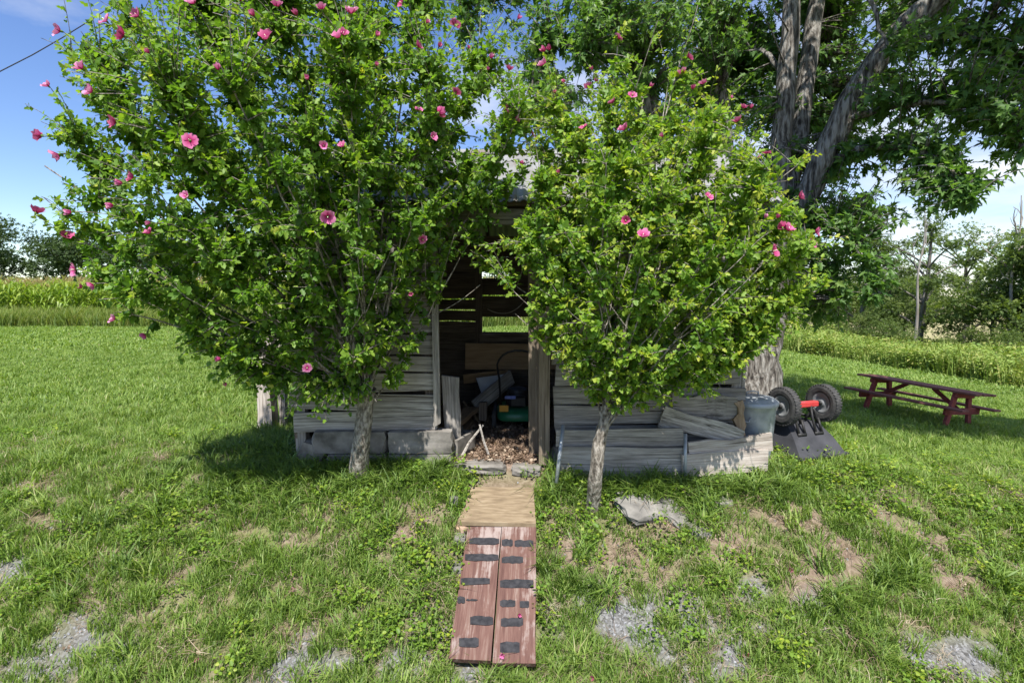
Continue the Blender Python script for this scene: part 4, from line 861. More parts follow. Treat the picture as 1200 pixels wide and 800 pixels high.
# weeds on the bank
c_weed = coll('weed_clumps', [weed_clump('weed_a', 31, 42, .09, .09, .024, M['weed'], .45), weed_clump('weed_b', 32, 34, .07, .12, .028, M['weed'], .55), weed_clump('weed_c', 33, 50, .12, .045, .018, M['weed'], .4)])
x, y = field(7200, 2.1, 5.4, 2.2); d, g = masks(x, y); wn_ = fbm(x * 1.5, y * 1.5, 55, 3)
keep = (rng.random(len(x)) > np.maximum(d * .8, g * .95)) & ~in_shed(x, y, .03) & ~ramp_area(x, y) & (wn_ > .47) & (rng.random(len(x)) < .85)
x, y = x[keep], y[keep]; n = len(x)
scatter('ground_weeds', np.stack([x, y, zt(x, y)], -1), rots(n, .15), .55 + .6 * rng.random(n), rng.integers(0, 3, n), c_weed, 'low yellow-green broadleaf weeds creeping over the bank', 'weeds')
# longer tufts against the shed, trunks and ramp
c_tuft = coll('tuft_clumps', [blade_clump('tuft_a', 41, 34, .05, .18, .0045, M['grass'], 1.0, .3, .8), blade_clump('tuft_b', 42, 26, .05, .14, .0040, M['grass'], 1.1, .38, .9)])
tx = []; ty = []
for i in range(330): tx.append(XL - .6 + rng.random() * 1.95); ty.append(FY - .12 - abs(rng.normal(0, .16)))
for i in range(150): tx.append(.42 + rng.random() * 1.9); ty.append(4.12 - abs(rng.normal(0, .07)))
for i in range(260): tx.append(-2.2 + rng.normal(0, .35)); ty.append(4.7 + rng.normal(0, .4))
for (a, b, k, s) in ((640, 580, 10, .07), (630, 600, 8, .07), (500, 690, 8, .1), (1060, 690, 22, .12), (980, 720, 16, .1), (690, 690, 14, .1), (120, 690, 10, .14), (820, 600, 16, .1), (190, 600, 12, .15), (1000, 735, 12, .12), (590, 790, 8, .1), (640, 690, 8, .06), (1180, 700, 14, .14), (905, 560, 12, .1)):
    p = gpix(a, b)
    for i in range(k): tx.append(p[0] + rng.normal(0, s)); ty.append(p[1] + rng.normal(0, s))
x = np.array(tx); y = np.array(ty); keep = ~in_shed(x, y, .02) & ~ramp_area(x, y); x, y = x[keep], y[keep]; n = len(x)
scatter('long_grass', np.stack([x, y, zt(x, y)], -1), rots(n, .2), .6 + .6 * rng.random(n), rng.integers(0, 2, n), c_tuft, 'longer grass tufts against the shed wall and shrub trunks', 'grass')
# gravel
def pebble(name, seed):
    import bmesh
    r = np.random.default_rng(seed); bm = bmesh.new(); bmesh.ops.create_icosphere(bm, subdivisions=1, radius=1)
    for v in bm.verts: v.co = Vector(np.array(v.co) * np.array([1, .8, .6]) * (1 + r.normal(0, .18)))
    me = bpy.data.meshes.new(name); bm.to_mesh(me); bm.free(); me.materials.append(M['gravel']); return bpy.data.objects.new(name, me)
c_peb = coll('pebbles', [pebble('pebble_a', 1), pebble('pebble_b', 2), pebble('pebble_c', 3)])
x, y = field(60000, 2.5, 4.6, .6); d, g = masks(x, y); keep = (rng.random(len(x)) < np.maximum(g * .5, d * .05)) & ~in_shed(x, y); x, y = x[keep], y[keep]; n = len(x)
scatter('gravel', np.stack([x, y, zt(x, y)], -1), rng.random((n, 3)) * 6.28, .004 + .010 * rng.random(n) ** 2, rng.integers(0, 3, n), c_peb, 'loose grey gravel showing through the grass', 'gravel')
# litter
c_lit = coll('litter', [weed_clump('chip_a', 51, 5, .03, .006, .030, M['litter'], .5), weed_clump('chip_b', 52, 3, .025, .005, .032, M['litter'], .4), blade_clump('chip_c', 57, 9, .05, .06, .004, M['litter'], 2.8, .3)])
n = 1500; x = -.66 + rng.random(n) * .95; y = FY - .02 + rng.random(n) * 2.3; keep = np.ones(n, bool)
scatter('leaf_litter', np.stack([x, y, zt(x, y) + .012], -1), rots(n, .2), .5 + .6 * rng.random(n), rng.choice(3, n, p=[.4, .35, .25]), c_lit, 'brown leaf and bark litter on the shed floor', 'litter')
x, y = field(2600, 2.5, 4.6, .6); d, g = masks(x, y); keep = (rng.random(len(x)) < .10 + d * .45) & ~ramp_area(x, y) & ~in_shed(x, y); x, y = x[keep], y[keep]; n = len(x)
scatter('dry_thatch', np.stack([x, y, zt(x, y) + .008], -1), rots(n, .25), .25 + .4 * rng.random(n), rng.integers(0, 2, n), c_lit, 'dry brown thatch on bare patches of the bank', 'litter')

c_straw = coll('straw', [blade_clump('straw_a', 55, 26, .09, .07, .0016, M['litter'], 2.6, .75), blade_clump('straw_b', 56, 22, .07, .09, .0018, M['litter'], 2.8, .6)])
x, y = field(6500, 2.1, 5.0, 1.6); keep = (rng.random(len(x)) < .2) & ~ramp_area(x, y) & ~in_shed(x, y); x, y = x[keep], y[keep]; n = len(x)
scatter('dry_straw', np.stack([x, y, zt(x, y) + .01], -1), rots(n, .25), .5 + .6 * rng.random(n), rng.integers(0, 2, n), c_straw, 'pale dead grass stems lying through the living grass', 'straw')

# rank grass band, corn, meadow weeds
c_rank = coll('rank_grass', [blade_clump('rank_a', 61, 60, .3, .75, .012, M['tall_grass'], .5, .45), blade_clump('rank_b', 62, 60, .3, .6, .012, M['tall_grass'], .6, .55)])
n = 3750; x = -56 + rng.random(n) * 70; y = 22.6 + rng.random(n) ** .7 * 3.0 + 2.2 * (fbm(x * .35, 0 * x, 3, 3) - .4); keep = meadow(x, y) < .5
x, y = x[keep], y[keep]; n = len(x)
scatter('rank_grass', np.stack([x, y, zt(x, y)], -1), rots(n, .08), .7 + .6 * rng.random(n), rng.integers(0, 2, n), c_rank, 'strip of unmown tall grass in front of the cornfield', 'grass')
def corn_plant(name, seed):
    r = np.random.default_rng(seed); V = []; Fc = []; var = []; H = 2.1
    tv, tf = tube_np([(0, 0, 0), (.02, 0, 1), (0, .02, H)], [.016, .014, .007], 4, False); V += list(map(tuple, tv)); Fc += tf; var += [.45] * len(tv)
    for i in range(12):
        z0 = .25 + i * (H - .35) / 12; a = (i % 2) * PI + r.normal(0, .5); L = .75 * (1 - .35 * abs(i / 12 - .5)); dr = np.array([math.cos(a), math.sin(a), 0]); sd = np.array([-math.sin(a), math.cos(a), 0]); v = .5 + r.normal(0, .17) + .02 * i
        p = [np.array([0, 0, z0]), np.array([0, 0, z0 + .25]) + dr * L * .35, np.array([0, 0, z0 + .22]) + dr * L * .7, np.array([0, 0, z0 - .05 + .1 * r.normal()]) + dr * L]; w = (.02, .048, .04, .004); o = len(V)
        for q, ww in zip(p, w): V += [tuple(q - sd * ww), tuple(q + sd * ww)]; var += [np.clip(v, 0, .85)] * 2
        for k in range(3): Fc.append([o + 2 * k, o + 2 * k + 1, o + 2 * k + 3, o + 2 * k + 2])
    for i in range(5):
        a = i * 1.3; o = len(V); t = np.array([math.cos(a) * .12, math.sin(a) * .12, H + .26]); V += [(0, 0, H - .02), (.012, .012, H + .1), tuple(t)]; Fc.append([o, o + 1, o + 2]); var += [1.0] * 3
    me = mesh_np(name, np.array(V), Fc, False, var=var); me.materials.append(M['corn']); return bpy.data.objects.new(name, me)
c_corn = coll('corn_plants', [corn_plant('corn_%s' % k, 70 + i) for i, k in enumerate('abcd')])
xx = []; yy = []
for row in range(11):
    xs_ = np.arange(-62 - row, 15, .20); xs_ = xs_ + rng.normal(0, .05, len(xs_)); xx.append(xs_); yy.append(np.full(len(xs_), 26.0 + row * .76) + rng.normal(0, .05, len(xs_)))
x = np.concatenate(xx); y = np.concatenate(yy); n = len(x)
scatter('cornfield', np.stack([x, y, zt(x, y)], -1), rots(n, .05), .88 + .2 * rng.random(n), rng.integers(0, 4, n), c_corn, 'field of tall green tasselled corn behind the lawn', 'corn')
c_gold = coll('meadow_weeds', [weed_clump('gold_a', 81, 110, .3, .8, .075, M['goldenrod'], .45), weed_clump('gold_b', 82, 110, .28, .65, .07, M['goldenrod'], .6), blade_clump('gold_c', 83, 60, .3, .75, .012, M['goldenrod'], .5, .5)])
n = 9000; y = 11 + rng.random(n) * 20; x = 8 + rng.random(n) * 26; mk = meadow(x, y); keep = (mk > .5) & (x < 15.5 - .33 * (y - 12) + 12); x, y = x[keep], y[keep]; n = len(x)
scatter('meadow_weeds', np.stack([x, y, zt(x, y)], -1), rots(n, .08), (.5 + .7 * rng.random(n)) * (.65 + .9 * fbm(x * .5, y * .5, 9, 2)), rng.integers(0, 3, n), c_gold, 'tall yellow-green meadow weeds bordering the lawn behind the picnic table', 'weeds')

# ------------------------------------------------------------------ ramp
def slab(parent, name, corners_top, th, m):
    c = np.array(corners_top, float); V = np.concatenate([c, c - np.array([0, 0, th])]); Fc = [[0, 1, 2, 3], [7, 6, 5, 4]] + [[i, i + 4, (i + 1) % 4 + 4, (i + 1) % 4] for i in range(4)]
    return V, [f[::-1] for f in Fc]
rt = at(589, 611, 3.97); rb = at(578, 774, 3.08)
ramp_o = empty('plank_ramp', (float(rb[0]), float(rb[1]), float(rb[2])), 'worn red two-plank ramp with black grip strips leading up to the doorway', 'ramp')
axr = nrm((rt - rb)[None])[0]; sidev = np.array([1, 0.0, 0.0]); upr = np.cross(sidev, axr)
def rp(px, py):      # point of the ramp's surface in that direction
    d = pray(px, py); n_ = upr; t = np.dot(rb - ORG, n_) / np.dot(d, n_); return ORG + d * t
b1 = plank('plank', ramp_o, rp(550, 774) - upr * .019, rp(568.5, 611) - upr * .019, (1, 0, 0), .256, .038, M['red_plank'], .002, 6, .006)
b2 = plank('plank', ramp_o, rp(602, 776) - upr * .016, rp(608.5, 611) - upr * .016, (1, 0, 0), .256, .038, M['red_plank'], .002, 6, .006)
def strip(x0, x1, y0, y1):
    r = rng; top = []; bot = []; n = 7
    for i in range(n):
        px = x0 + (x1 - x0) * i / (n - 1); e = 1.0 if i in (0, n - 1) else 0
        top.append(rp(px, y0 + r.normal(0, .35) + e)); bot.append(rp(px, y1 + r.normal(0, .35) - e))
    V = np.array(top + bot) + upr * .006; V2 = V - upr * .006
    A = np.concatenate([V, V2]); Fc = [[i, i + n, i + n + 1, i + 1] for i in range(n - 1)]; Fc += [[i + 2 * n, i + 1 + 2 * n, i + 1, i] for i in range(n - 1)] + [[i + n, i + 3 * n, i + 1 + 3 * n, i + 1 + n] for i in range(n - 1)]
    me = mesh_np('grip_strip', A - np.array(ramp_o.location), Fc); link('grip_strip', me, M['tape'], ramp_o)
for s in ((550, 585, 630, 638), (588, 601, 632, 640), (603, 625, 633, 641), (545, 584, 649, 657), (588, 613, 652, 660), (540, 574, 677, 685), (586, 625, 679, 689), (536, 545, 699, 707), (546, 560, 702, 704), (586, 604, 703, 711), (609, 620, 704, 712), (551, 578, 722, 732), (587, 613, 724, 734), (538, 561, 747, 758), (586, 609, 752, 765)):
    strip(*s)
# board on top
bo = empty('threshold_board', (0, 4.1, -.1), 'flat tan plywood board lying at the top of the red ramp', 'board')
p00 = at(536, 611, 3.92); p10 = at(628, 613, 3.92); p11 = at(625, 571, 4.24); p01 = at(553, 570, 4.24)
V, Fc = slab(bo, 'sheet', [p00, p10, p11, p01], .03, None); link('sheet', mesh_np('sheet', V - np.array(bo.location), Fc), M['osb'], bo)
me = mesh_np('edge_batten', np.concatenate([V[[0, 1]], V[[0, 1]] + [0, .03, 0], V[[0, 1]] - [0, 0, .06], V[[0, 1]] + [0, .03, -.06]]) - np.array(bo.location) - [0, -.02, .0305], [[0, 1, 5, 4], [2, 6, 7, 3], [0, 4, 6, 2], [1, 3, 7, 5], [4, 5, 7, 6], [0, 2, 3, 1]]); link('edge_batten', me, M['tan_wood'], bo)
for i, (px, py, dm, mm, lb) in enumerate(((543, 620, (.10, .12, .06), 'brick', 'broken pale brick wedged beside the top of the ramp'), (539, 635, (.09, .12, .07), 'stone', 'small grey stone tucked beside the ramp under the brick'), (537, 668, (.08, .10, .06), 'stone', 'greenish grey stone against the ramp edge halfway down'), (531, 590, (.09, .08, .07), 'stone', 'rough stone beside the tan plywood board'))):
    p = gpix(px, py); o = rock('edge_stone', dm, 60 + i, M[mm], None, (p[0], p[1], p[2] + dm[2] * .3), (0, 0, rng.random() * 3)); setp(o, lb, 'stone')
# doorstep slabs and flat stones
for i, (px, py, dm, rz, lb) in enumerate(((562, 545, (.46, .20, .09), .03, 'flat concrete doorstep slab in the open doorway'), (617, 548, (.26, .17, .08), -.1, 'smaller broken doorstep slab next to the door post'), (762, 592, (.55, .28, .07), .5, 'long flat stone slab half buried beside the gnarled trunk'),
                                         (818, 622, (.15, .17, .08), .4, 'rounded dark flat stone below the slab on the bank'), (840, 585, (.20, .20, .06), .2, 'pale flat stone in the grass below the fence boards'), (738, 575, (.34, .16, .05), -.1, 'thin flat stone at the foot of the low board fence'), (795, 607, (.2, .14, .06), .9, 'grey stone lying between slab and rounded stone'))):
    p = gpix(px, py); o = rock('flat_stone' if i > 1 else 'doorstep_slab', dm, 80 + i, M['stone' if i > 1 else 'concrete'], None, (p[0], p[1], p[2] + dm[2] * (.02 if i > 1 else -.12)), (rng.normal(0, .05) + (.28 if i > 1 else 0), 0, rz), .16, 3, 9); setp(o, lb, 'stone' if i > 1 else 'slab')

# ------------------------------------------------------------------ low board fence and things to the right of the doorway
fe = empty('board_fence', (1.3, 4.2, -.05), 'low fence of warped grey boards on a pipe stake below the shed wall', 'fence')
plank('board', fe, at(653, 540, 4.33), at(800, 541, 4.33), zed, .25, .03, M['grey_wood'], .006)
plank('board', fe, at(652, 513, 4.36), at(802, 512, 4.36), zed, .14, .028, M['grey_wood'], .006)
plank('board', fe, at(800, 545, 4.28), at(899, 539, 4.38), zed, .19, .03, M['pale_wood'], .006)
plank('board', fe, at(806, 527, 4.30), at(902, 517, 4.38), zed, .13, .028, M['pale_wood'], .008)
mb = MB(); p = at(803, 562, 4.26); q = at(803, 508, 4.28); mb.tube([p, q], .016, 8); mb.v = [v - np.array(fe.location) for v in mb.v]; link('stake', mb.mesh('stake', True), M['galv'], fe)
lb1 = empty('loose_board', (2.0, 4.5, .3), 'splintered grey board with bark edge leaning over the board fence', 'board')
plank('board', lb1, at(776, 487, 4.42), at(868, 512, 4.36), zed, .17, .03, M['grey_wood'], .012, 6)
lb2 = empty('loose_board', (2.0, 4.5, .4), 'upper wide weathered board lying level against the shed corner beside the bin', 'board')
plank('board', lb2, at(786, 476, 4.47), at(864, 476, 4.43), zed, .20, .035, M['grey_wood'], .012, 6)
lb3 = empty('bark_slab', (2.05, 4.45, .3), 'rough bark slab standing beside the metal bin', 'board')
plank('slab', lb3, at(868, 512, 4.40), at(866, 470, 4.42), (1, 0, 0), .08, .04, M['tan_wood'], .016, 6)
mb = MB(); p = at(652, 566, 4.18); q = at(660, 498, 4.28); mb.tube([p, (p + q) / 2, q], .017, 8); mp_ = mb.mesh('metal_pipe', True); o = link('metal_pipe', mp_, M['galv']); setp(o, 'thin metal pipe leaning beside the right door post', 'pipe')
bs = MB(); c = at(814, 462, 4.75); bs.box(c, (.24, .05, .10), Matrix.Rotation(.35, 3, 'Y'), bev=.01); o = link('plastic_sheet', bs.mesh('plastic_sheet'), M['blue_sheet']); setp(o, 'pale blue plastic piece poking up behind the loose boards', 'plastic')
# stub post by the maple
sp = empty('post_stub', tuple(at(857, 490, 4.9)), 'short splintered wooden post standing between the shed corner and the bin', 'post')
p0 = at(857, 515, 4.75); plank('post', sp, p0, at(857, 428, 4.75), (1, 0, 0), .10, .09, M['pale_wood'], .012, 6)
# posts on the left
for i, (px, base_y, top_y, lab, m_, w) in enumerate(((313, 502, 395, 'stout weathered post standing left of the shed in the shade', 'pale_wood', .16), (331, 500, 395, 'thinner dark post standing right behind the stout post', 'grey_wood', .07), (349, 487, 440, 'short dark post stub at the shed corner', 'dark_wood', .07))):
    p = gpix(px, base_y); t = (p[1]) / pray(px, base_y)[1]
    q = at(px, top_y, t); po = empty('wooden_post', tuple(p), lab, 'post'); plank('post', po, p - [0, 0, .05], q, (1, 0, 0), w, w, M[m_], .008, 5)

# ------------------------------------------------------------------ metal bin
def bin_():
    p = at(878, 545, 4.72); zb = gz(p[0], p[1]); root = empty('metal_bin', (p[0], p[1], zb), 'galvanised steel rubbish bin with lid behind the board fence', 'bin'); root.scale = (.93, .93, .90)
    H = .60; mb = MB(); prof = [(0, .005), (.175, .005), (.18, .0), (.185, .03), (.18, .035)] ; n = 40
    V = []; Fc = []
    zs = [0, .02, .04, .10, .5, .545, .555, .575, .60]; rs = [.178, .185, .182, .184, .214, .217, .222, .222, .218]
    for i, (zv, rv) in enumerate(zip(zs, rs)):
        for j in range(n):
            a = 2 * PI * j / n; rib = .004 * (1 if j % 4 == 0 else 0) if .05 < zv < .52 else 0
            V.append(((rv + rib) * math.cos(a), (rv + rib) * math.sin(a), zv))
    for i in range(len(zs) - 1):
        for j in range(n):
            q = (j + 1) % n; Fc.append([i * n + j, i * n + q, i * n + n + q, i * n + n + j])
    Fc.append(list(range(n - 1, -1, -1))); mb.add(V, Fc); link('body', mb.mesh('body', True), M['galv'], root)
    mb = MB(); mb.lathe([(.236, .565), (.238, .60), (.228, .612), (.20, .622), (.195, .635), (.10, .652), (.0, .656)], 40); lid = link('lid', mb.mesh('lid', True), M['galv'], root)
    mb = MB(); mb.tube([(-.06, 0, .648), (-.055, 0, .685), (0, 0, .695), (.055, 0, .685), (.06, 0, .648)], .007, 6); link('handle', mb.mesh('handle', True), M['galv'], lid)
    for s in (-1, 1):
        a = -PI / 2 + s * .75 if s < 0 else PI / 2; c = np.array([math.cos(a), math.sin(a), 0]); sd = np.array([-math.sin(a), math.cos(a), 0]); r0 = .213
        mb = MB(); mb.tube([c * r0 - sd * .06 + [0, 0, .47], c * (r0 + .03) - sd * .06 + [0, 0, .43], c * (r0 + .03) + sd * .06 + [0, 0, .43], c * r0 + sd * .06 + [0, 0, .47]], .006, 6); link('side_handle', mb.mesh('side_handle', True), M['galv'], root)
bin_()

# ------------------------------------------------------------------ upturned wheelbarrow
def wheelbarrow():
    p = gpix(946, 535); yaw = math.radians(18)
    root = empty('wheelbarrow', (p[0], p[1] + .12, gz(p[0], p[1] + .12) + .03), 'upturned two-wheeled wheelbarrow with dark tray and red axle beside the bin', 'wheelbarrow', rot=(0, 0, yaw)); root.scale = (.92, .92, .94)
    # local x along the axle; tray upside down, sloping face towards -y
    mb = MB(); rim = [(-.29, -.26), (.29, -.26), (.36, .75), (-.36, .75)]; bot = [(-.20, -.02), (.20, -.02), (.22, .52), (-.22, .52)]
    def ring(q, z_): return [(x, y, z_) for x, y in q]
    V = ring([(-.31, -.29), (.31, -.29), (.39, .78), (-.39, .78)], .015) + ring([(-.31, -.29), (.31, -.29), (.39, .78), (-.39, .78)], .035) + ring(rim, .04) + ring([(-.25, -.15), (.25, -.15), (.30, .65), (-.30, .65)], .17) + ring(bot, .28) + ring([(-.17, .02), (.17, .02), (.19, .48), (-.19, .48)], .295)
    Fc = []
    for k in range(5):
        for i in range(4): j = (i + 1) % 4; Fc.append([k * 4 + i, k * 4 + j, k * 4 + 4 + j, k * 4 + 4 + i])
    Fc.append([20, 21, 22, 23]); mb.add(V, Fc); link('tray', mb.mesh('tray'), M['tray'], root)
    mb = MB()
    mb.box((.06, .0, .475), (.26, .06, .055), bev=.008); link('axle_housing', mb.mesh('axle_housing'), M['red_paint'], root)
    mb = MB(); mb.tube([(-.30, .0, .475), (.32, .0, .475)], .011, 8); link('axle', mb.mesh('axle', True), M['black'], root)
    for sx in (-.13, .09):
        mb = MB(); mb.tube([(sx - .03, .02, .31), (sx, -.02, .40), (sx + .02, .0, .46)], .014, 6); mb.tube([(sx + .06, -.05, .29), (sx + .05, -.03, .40), (sx + .03, .0, .46)], .014, 6); mb.tube([(sx - .03, -.12, .215), (sx - .02, -.06, .36), (sx, -.02, .46)], .013, 6); mb.tube([(sx + .05, -.12, .215), (sx + .05, -.07, .34)], .013, 6); mb.box((sx + .01, -.125, .205), (.11, .012, .03))
        link('bracket', mb.mesh('bracket', True), M['black'], root)
    for sy in (-.17, .17):
        mb = MB(); mb.tube([(sy, -.05, .325), (sy, .5, .335), (sy * 1.15, .75, .30), (sy * 1.25, 1.15, .12)], .016, 8); link('handle', mb.mesh('handle', True), M['black'], root)
    for sx in (-.25, .275):
        # wheel lathed about the axle
        R = np.array([[0, 0, 1, sx], [0, 1, 0, 0], [-1, 0, 0, .475], [0, 0, 0, 1]], float)
        prof = [(.105, -.035), (.125, -.042), (.155, -.044), (.18, -.034), (.188, -.02), (.19, 0), (.188, .02), (.18, .034), (.155, .044), (.125, .042), (.105, .035)]
        mb = MB(); mb.lathe(prof, 36, 0, R, close=True)
        for i in range(38):                                   # tread lugs
            for s in (-1, 1):
                a = 2 * PI * (i + .25 * s) / 38; Rm = np.array([[1, 0, 0], [0, math.cos(a), -math.sin(a)], [0, math.sin(a), math.cos(a)]]); c = np.array([sx + s * .020, 0, .475]) + Rm @ np.array([0, 0, .1865])
                mb.box(c, (.034, .017, .009), Rm)
        ty = link('tyre', mb.mesh('tyre'), M['rubber'], root); 
        mb = MB(); mb.lathe([(.0, -.030), (.03, -.032), (.035, -.02), (.075, -.018), (.085, -.03), (.108, -.034), (.112, 0), (.108, .034), (.085, .03), (.075, .018), (.035, .02), (.03, .032), (0, .03)], 28, 0, R)
        rm = link('rim', mb.mesh('rim', True), M['rim'], ty)
        mb = MB(); mb.tube([(sx - .05, 0, .475), (sx + .05, 0, .475)], .022, 10); link('hub', mb.mesh('hub', True), M['black'], ty)
wheelbarrow()

# ------------------------------------------------------------------ picnic table
def picnic():
    cx, cy = 6.36, 7.95
    za = gz(cx - .6, cy + .6); zb_ = gz(cx + .6, cy - .6)
    yaw = math.radians(-63); Lh = .98; H = .66
    root = empty('picnic_table', (cx, cy, gz(cx, cy) - .01), 'weathered red picnic table with attached benches on the shaded lawn', 'table')
    dx = np.array([math.cos(yaw), math.sin(yaw)]); slope = (gz(cx + dx[0] * .7, cy + dx[1] * .7) - gz(cx - dx[0] * .7, cy - dx[1] * .7)) / 1.4
    cxd = np.array([-math.sin(yaw), math.cos(yaw)]) * .5; roll = math.atan(gz(cx + cxd[0], cy + cxd[1]) - gz(cx - cxd[0], cy - cxd[1]))
    root.rotation_euler = (roll * 1.1, math.atan(-slope), yaw); root.scale = (.82, .82, .84)
    def bd(name, c, d, m, R=None):
        mb = MB(); mb.box((0, 0, 0), d, None, bev=.006); o = link(name, mb.mesh(name), m, root, c)
        if R is not None: o.rotation_euler = R
        return o
    for i in range(5): bd('top_board', (rng.normal(0, .015), -.30 + i * .15, H), (2 * Lh, .142, .036), M['table_top'], (0, 0, rng.normal(0, .003)))
    for s in (-1, 1):
        for j in range(2): bd('seat_board', (rng.normal(0, .015), s * (.54 + j * .135), .385), (2 * Lh, .128, .036), M['table_top'])
    for sx in (-1, 1):
        x0 = sx * .66
        bd('seat_beam', (x0 + sx * .04, 0, .315), (.04, 1.30, .115), M['red_table']); bd('top_beam', (x0 + sx * .04, 0, H - .065), (.04, .68, .085), M['red_table'])
        for sy in (-1, 1):
            mb = MB(); a = np.array([x0, sy * .46, -.03]); b = np.array([x0, sy * .24, H - .02]); d = nrm((b - a)[None])[0]
            Rm = np.stack([[1, 0, 0], np.cross(d, [1, 0, 0]), d], 1); mb.box((a + b) / 2, (.05, .13, np.linalg.norm(b - a)), Rm, bev=.005); link('leg', mb.mesh('leg'), M['red_table'], root)
        mb = MB(); a = np.array([x0 - sx * .02, 0, .33]); b = np.array([x0 - sx * .45, 0, H - .03]); d = nrm((b - a)[None])[0]; Rm = np.stack([np.cross([0, 1, 0], d), [0, 1, 0], d], 1); mb.box((a + b) / 2, (.07, .04, np.linalg.norm(b - a)), Rm, bev=.005); link('brace', mb.mesh('brace'), M['red_table'], root)
picnic()

# ------------------------------------------------------------------ things inside the shed
def inside():
    fz = .0
    def one(name, lab, cat, loc): return empty(name, tuple(loc), lab, cat)
    e = one('plywood_sheet', 'brown plywood sheet standing against the back wall inside the shed', 'plywood', (-.1, 6.6, .6)); plank('sheet', e, (-.62, 6.72, .69), (.62, 6.70, .68), zed, .34, .02, M['ply'], .002, 4, .003)
    e = one('plywood_offcut', 'smaller brown board lying slanted under the plywood sheet', 'board', (-.3, 6.45, .35)); plank('sheet', e, (-.62, 6.5, .42), (-.05, 6.55, .47), (0, -.5, .6), .16, .02, M['ply'], .002, 4, .003)
    e = one('pale_panel', 'triangular pale panel tilted behind the leaning plank', 'panel', (-.2, 6.25, .3))
    A = at(558, 443, 6.4); B_ = at(593, 438, 6.4); C_ = at(566, 466, 6.2); V = np.array([A, B_, C_]); V = np.concatenate([V, V + [0, .012, 0]]); link('sheet', mesh_np('sheet', V - np.array(e.location), [[0, 1, 2][::-1], [3, 4, 5], [0, 3, 4, 1][::-1], [1, 4, 5, 2][::-1], [2, 5, 3, 0][::-1]]), M['pale_sheet'], e)
    e = one('leaning_plank', 'thick grey plank leaning diagonally inside the shed', 'plank', (-.2, 6.0, .2)); plank('board', e, at(556, 478, 5.95), at(600, 441, 6.3), zed, .17, .035, M['grey_wood'], .004)
    e = one('wood_block', 'short upright wood block under the leaning plank', 'block', (-.3, 5.75, 0)); plank('block', e, at(566, 492, 5.85), at(566, 470, 5.85), (1, 0, 0), .09, .09, M['dark_wood'], .004)
    for i, (a, b, lab, w) in enumerate((((543, 470), (566, 502), 'pale stick crossing over the dark stick in the doorway', .03), ((541, 537), (566, 498), 'dark stick leaning out of the doorway litter', .028), ((562, 497), (573, 535), 'short grey stick crossing the dark stick on the litter', .024), ((577, 506), (600, 494), 'thin broken stick lying flat on the shed litter', .022), ((530, 512), (560, 505), 'flat stick at the left side of the doorway floor', .022))):
        p = gpix(*b) if i != 1 else gpix(*a); q = at(a[0], a[1], p[1] + .45) if i == 0 else (at(b[0], b[1], p[1] + .35) if i == 1 else (at(a[0], a[1], p[1] + .15) if i == 2 else gpix(*a) + [0, 0, .03]))
        if i == 2: q, p = q, p
        br = Branches(); m3 = (p + q) / 2 + rng.normal(0, .012, 3); V, Fc = tube_np(np.array([p + [0, 0, .015], m3, q]), [w * .5, w * .45, w * .38], 6, True, .2); o = link('stick', mesh_np('stick', V, Fc), M['tan_wood' if i in (0, 3) else 'grey_wood']); setp(o, lab, 'stick')
    e = one('concrete_block', 'hollow concrete block on the floor just inside the left jamb', 'block', (-.52, 4.75, 0)); mb = MB(); 
    for s in (-.085, .085): mb.box((0, s, .09), (.38, .03, .19), bev=.004)
    for s in (-.175, 0, .175): mb.box((s, 0, .09), (.03, .139, .185))
    o = link('block', mb.mesh('block'), M['concrete'], e); o.rotation_euler = (0, 0, 1.2); 
    for i, (x_, y_, z_, rz, lab) in enumerate(((-.56, 5.3, .06, .1, 'lowest board of the pile along the left inside wall'), (-.6, 5.35, .13, -.1, 'middle board of the pile along the left inside wall'), (-.55, 5.3, .20, .2, 'topmost board of the pile along the left inside wall'))):
        e = one('stacked_board', lab, 'board', (x_, y_, z_)); d = np.array([math.sin(rz), math.cos(rz), 0]); plank('board', e, np.array([x_, y_, z_]) - d * .45, np.array([x_, y_, z_]) + d * .45, (1, 0, 0), .16, .05, M['tan_wood'] if i != 1 else M['grey_wood'], .004)
    e = one('cross_board', 'long dark board nailed across the back studs above the plywood', 'board', (0, 6.8, .92)); plank('board', e, (-.43, 6.83, .93), (1.2, 6.83, .94), zed, .11, .03, M['dark_wood'])
    # cord
    mb = MB(); c = bez(at(571, 362, 6.6), at(600, 378, 6.55), at(619, 346, 6.5), 14); mb.tube(c, .005, 5); o = link('hanging_cord', mb.mesh('hanging_cord', True), M['rope']); setp(o, 'pale cord sagging across the back wall of the shed', 'cord')
inside()
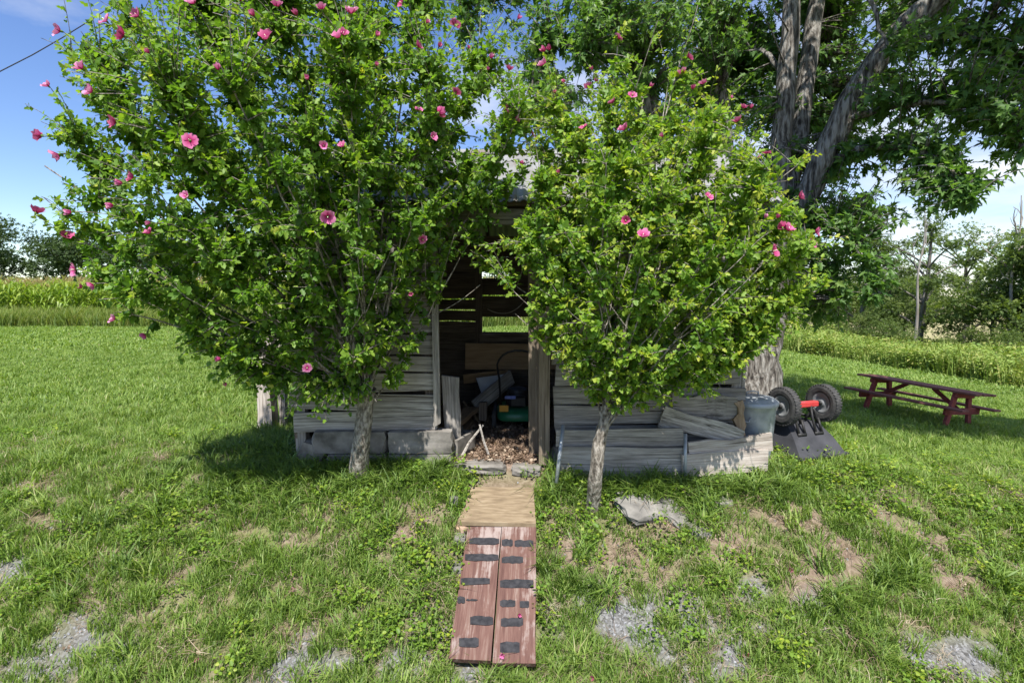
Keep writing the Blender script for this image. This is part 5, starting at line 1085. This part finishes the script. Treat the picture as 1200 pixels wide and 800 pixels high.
def mower():
    p = at(603, 474, 6.0); root = empty('lawn_mower', (p[0] + .04, p[1], gz(p[0], p[1])), 'green push mower with black engine parked inside the shed', 'mower')
    V = []; n = 20; mb = MB()
    prof = [(.0, .10), (.98, .10), (1.0, .12), (1.0, .17), (.93, .20), (.6, .22), (.0, .22)]
    out = []
    for i in range(n):
        a = 2 * PI * i / n; ex = abs(math.cos(a)) ** .55 * math.copysign(1, math.cos(a)); ey = abs(math.sin(a)) ** .55 * math.copysign(1, math.sin(a)); out.append((ex * .25, ey * .36))
    for (f, z_) in prof: V += [(x * f, y * f, z_) for x, y in out]
    Fc = []
    for k in range(len(prof) - 1):
        for i in range(n): j = (i + 1) % n; Fc.append([k * n + i, k * n + j, k * n + n + j, k * n + n + i])
    mb.add(V, Fc); link('deck', mb.mesh('deck', True), M['green_paint'], root)
    mb = MB(); mb.lathe([(.14, .22), (.145, .30), (.13, .36), (.135, .37), (.12, .41), (.05, .43), (0, .43)], 20); mb.box((0, -.15, .29), (.18, .10, .11), bev=.012); en = link('engine', mb.mesh('engine'), M['black'], root)
    mb = MB(); mb.box((-.16, -.33, .245), (.10, .006, .07)); link('sticker', mb.mesh('sticker'), M['yellow_label'], en)
    mb = MB(); mb.box((-.09, -.21, .345), (.12, .012, .035)); link('sticker', mb.mesh('sticker'), M['blue_label'], en)
    for sx in (-1, 1):
        for sy in (-1, 1):
            R = np.array([[0, 0, 1, sx * .27], [0, 1, 0, sy * .27], [-1, 0, 0, .10], [0, 0, 0, 1]], float)
            mb = MB(); mb.lathe([(0, -.015), (.06, -.018), (.065, -.024), (.098, -.022), (.10, 0), (.098, .022), (.065, .024), (.06, .018), (0, .015)], 18, 0, R); link('wheel', mb.mesh('wheel', True), M['rubber'], root)
    mb = MB(); h = [(-.2, .05, .2), (-.21, -.25, .55), (-.21, -.42, .80), (-.16, -.45, .86), (.16, -.45, .86), (.21, -.42, .80), (.21, -.25, .55), (.2, .05, .2)]
    mb.tube(smooth_path(h, 30), .012, 7); link('handlebar', mb.mesh('handlebar', True), M['black'], root)
mower()

# ------------------------------------------------------------------ cable, fallen blooms
mb = MB(); a = at(-260, 190, 7.5); b = at(150, -4, 12); c = at(420, -190, 18); t = smooth_path([a, at(0, 84, 9.6), b, c], 24); mb.tube(t, .011, 6)
o = link('overhead_cable', mb.mesh('overhead_cable', True), M['wire']); setp(o, 'black overhead cable crossing the blue sky', 'cable')
for i, (px, py) in enumerate(((683, 762), (652, 785), (925, 670), (697, 797), (775, 795), (755, 790), (118, 700), (285, 770), (345, 690), (258, 640), (607, 722), (590, 768), (875, 770), (230, 780))):
    p = gpix(px, py) if i not in (10, 11) else rp(px, py); o = bpy.data.objects.new('fallen_flower', FLM[2]); COL.objects.link(o); o.location = Vector(p) + Vector((0, 0, .016)); s = .026 + .012 * rng.random(); o.scale = (s, s, s); o.rotation_euler = (1.4 + rng.normal(0, .2), 0, rng.random() * 6.28)
    setp(o, ('wilted pink bloom fallen in the grass of the bank' if i not in (10, 11) else 'wilted pink bloom fallen on the red ramp'), 'flower', 'fallen blooms in the grass' if i not in (10, 11) else 'fallen blooms on the ramp')
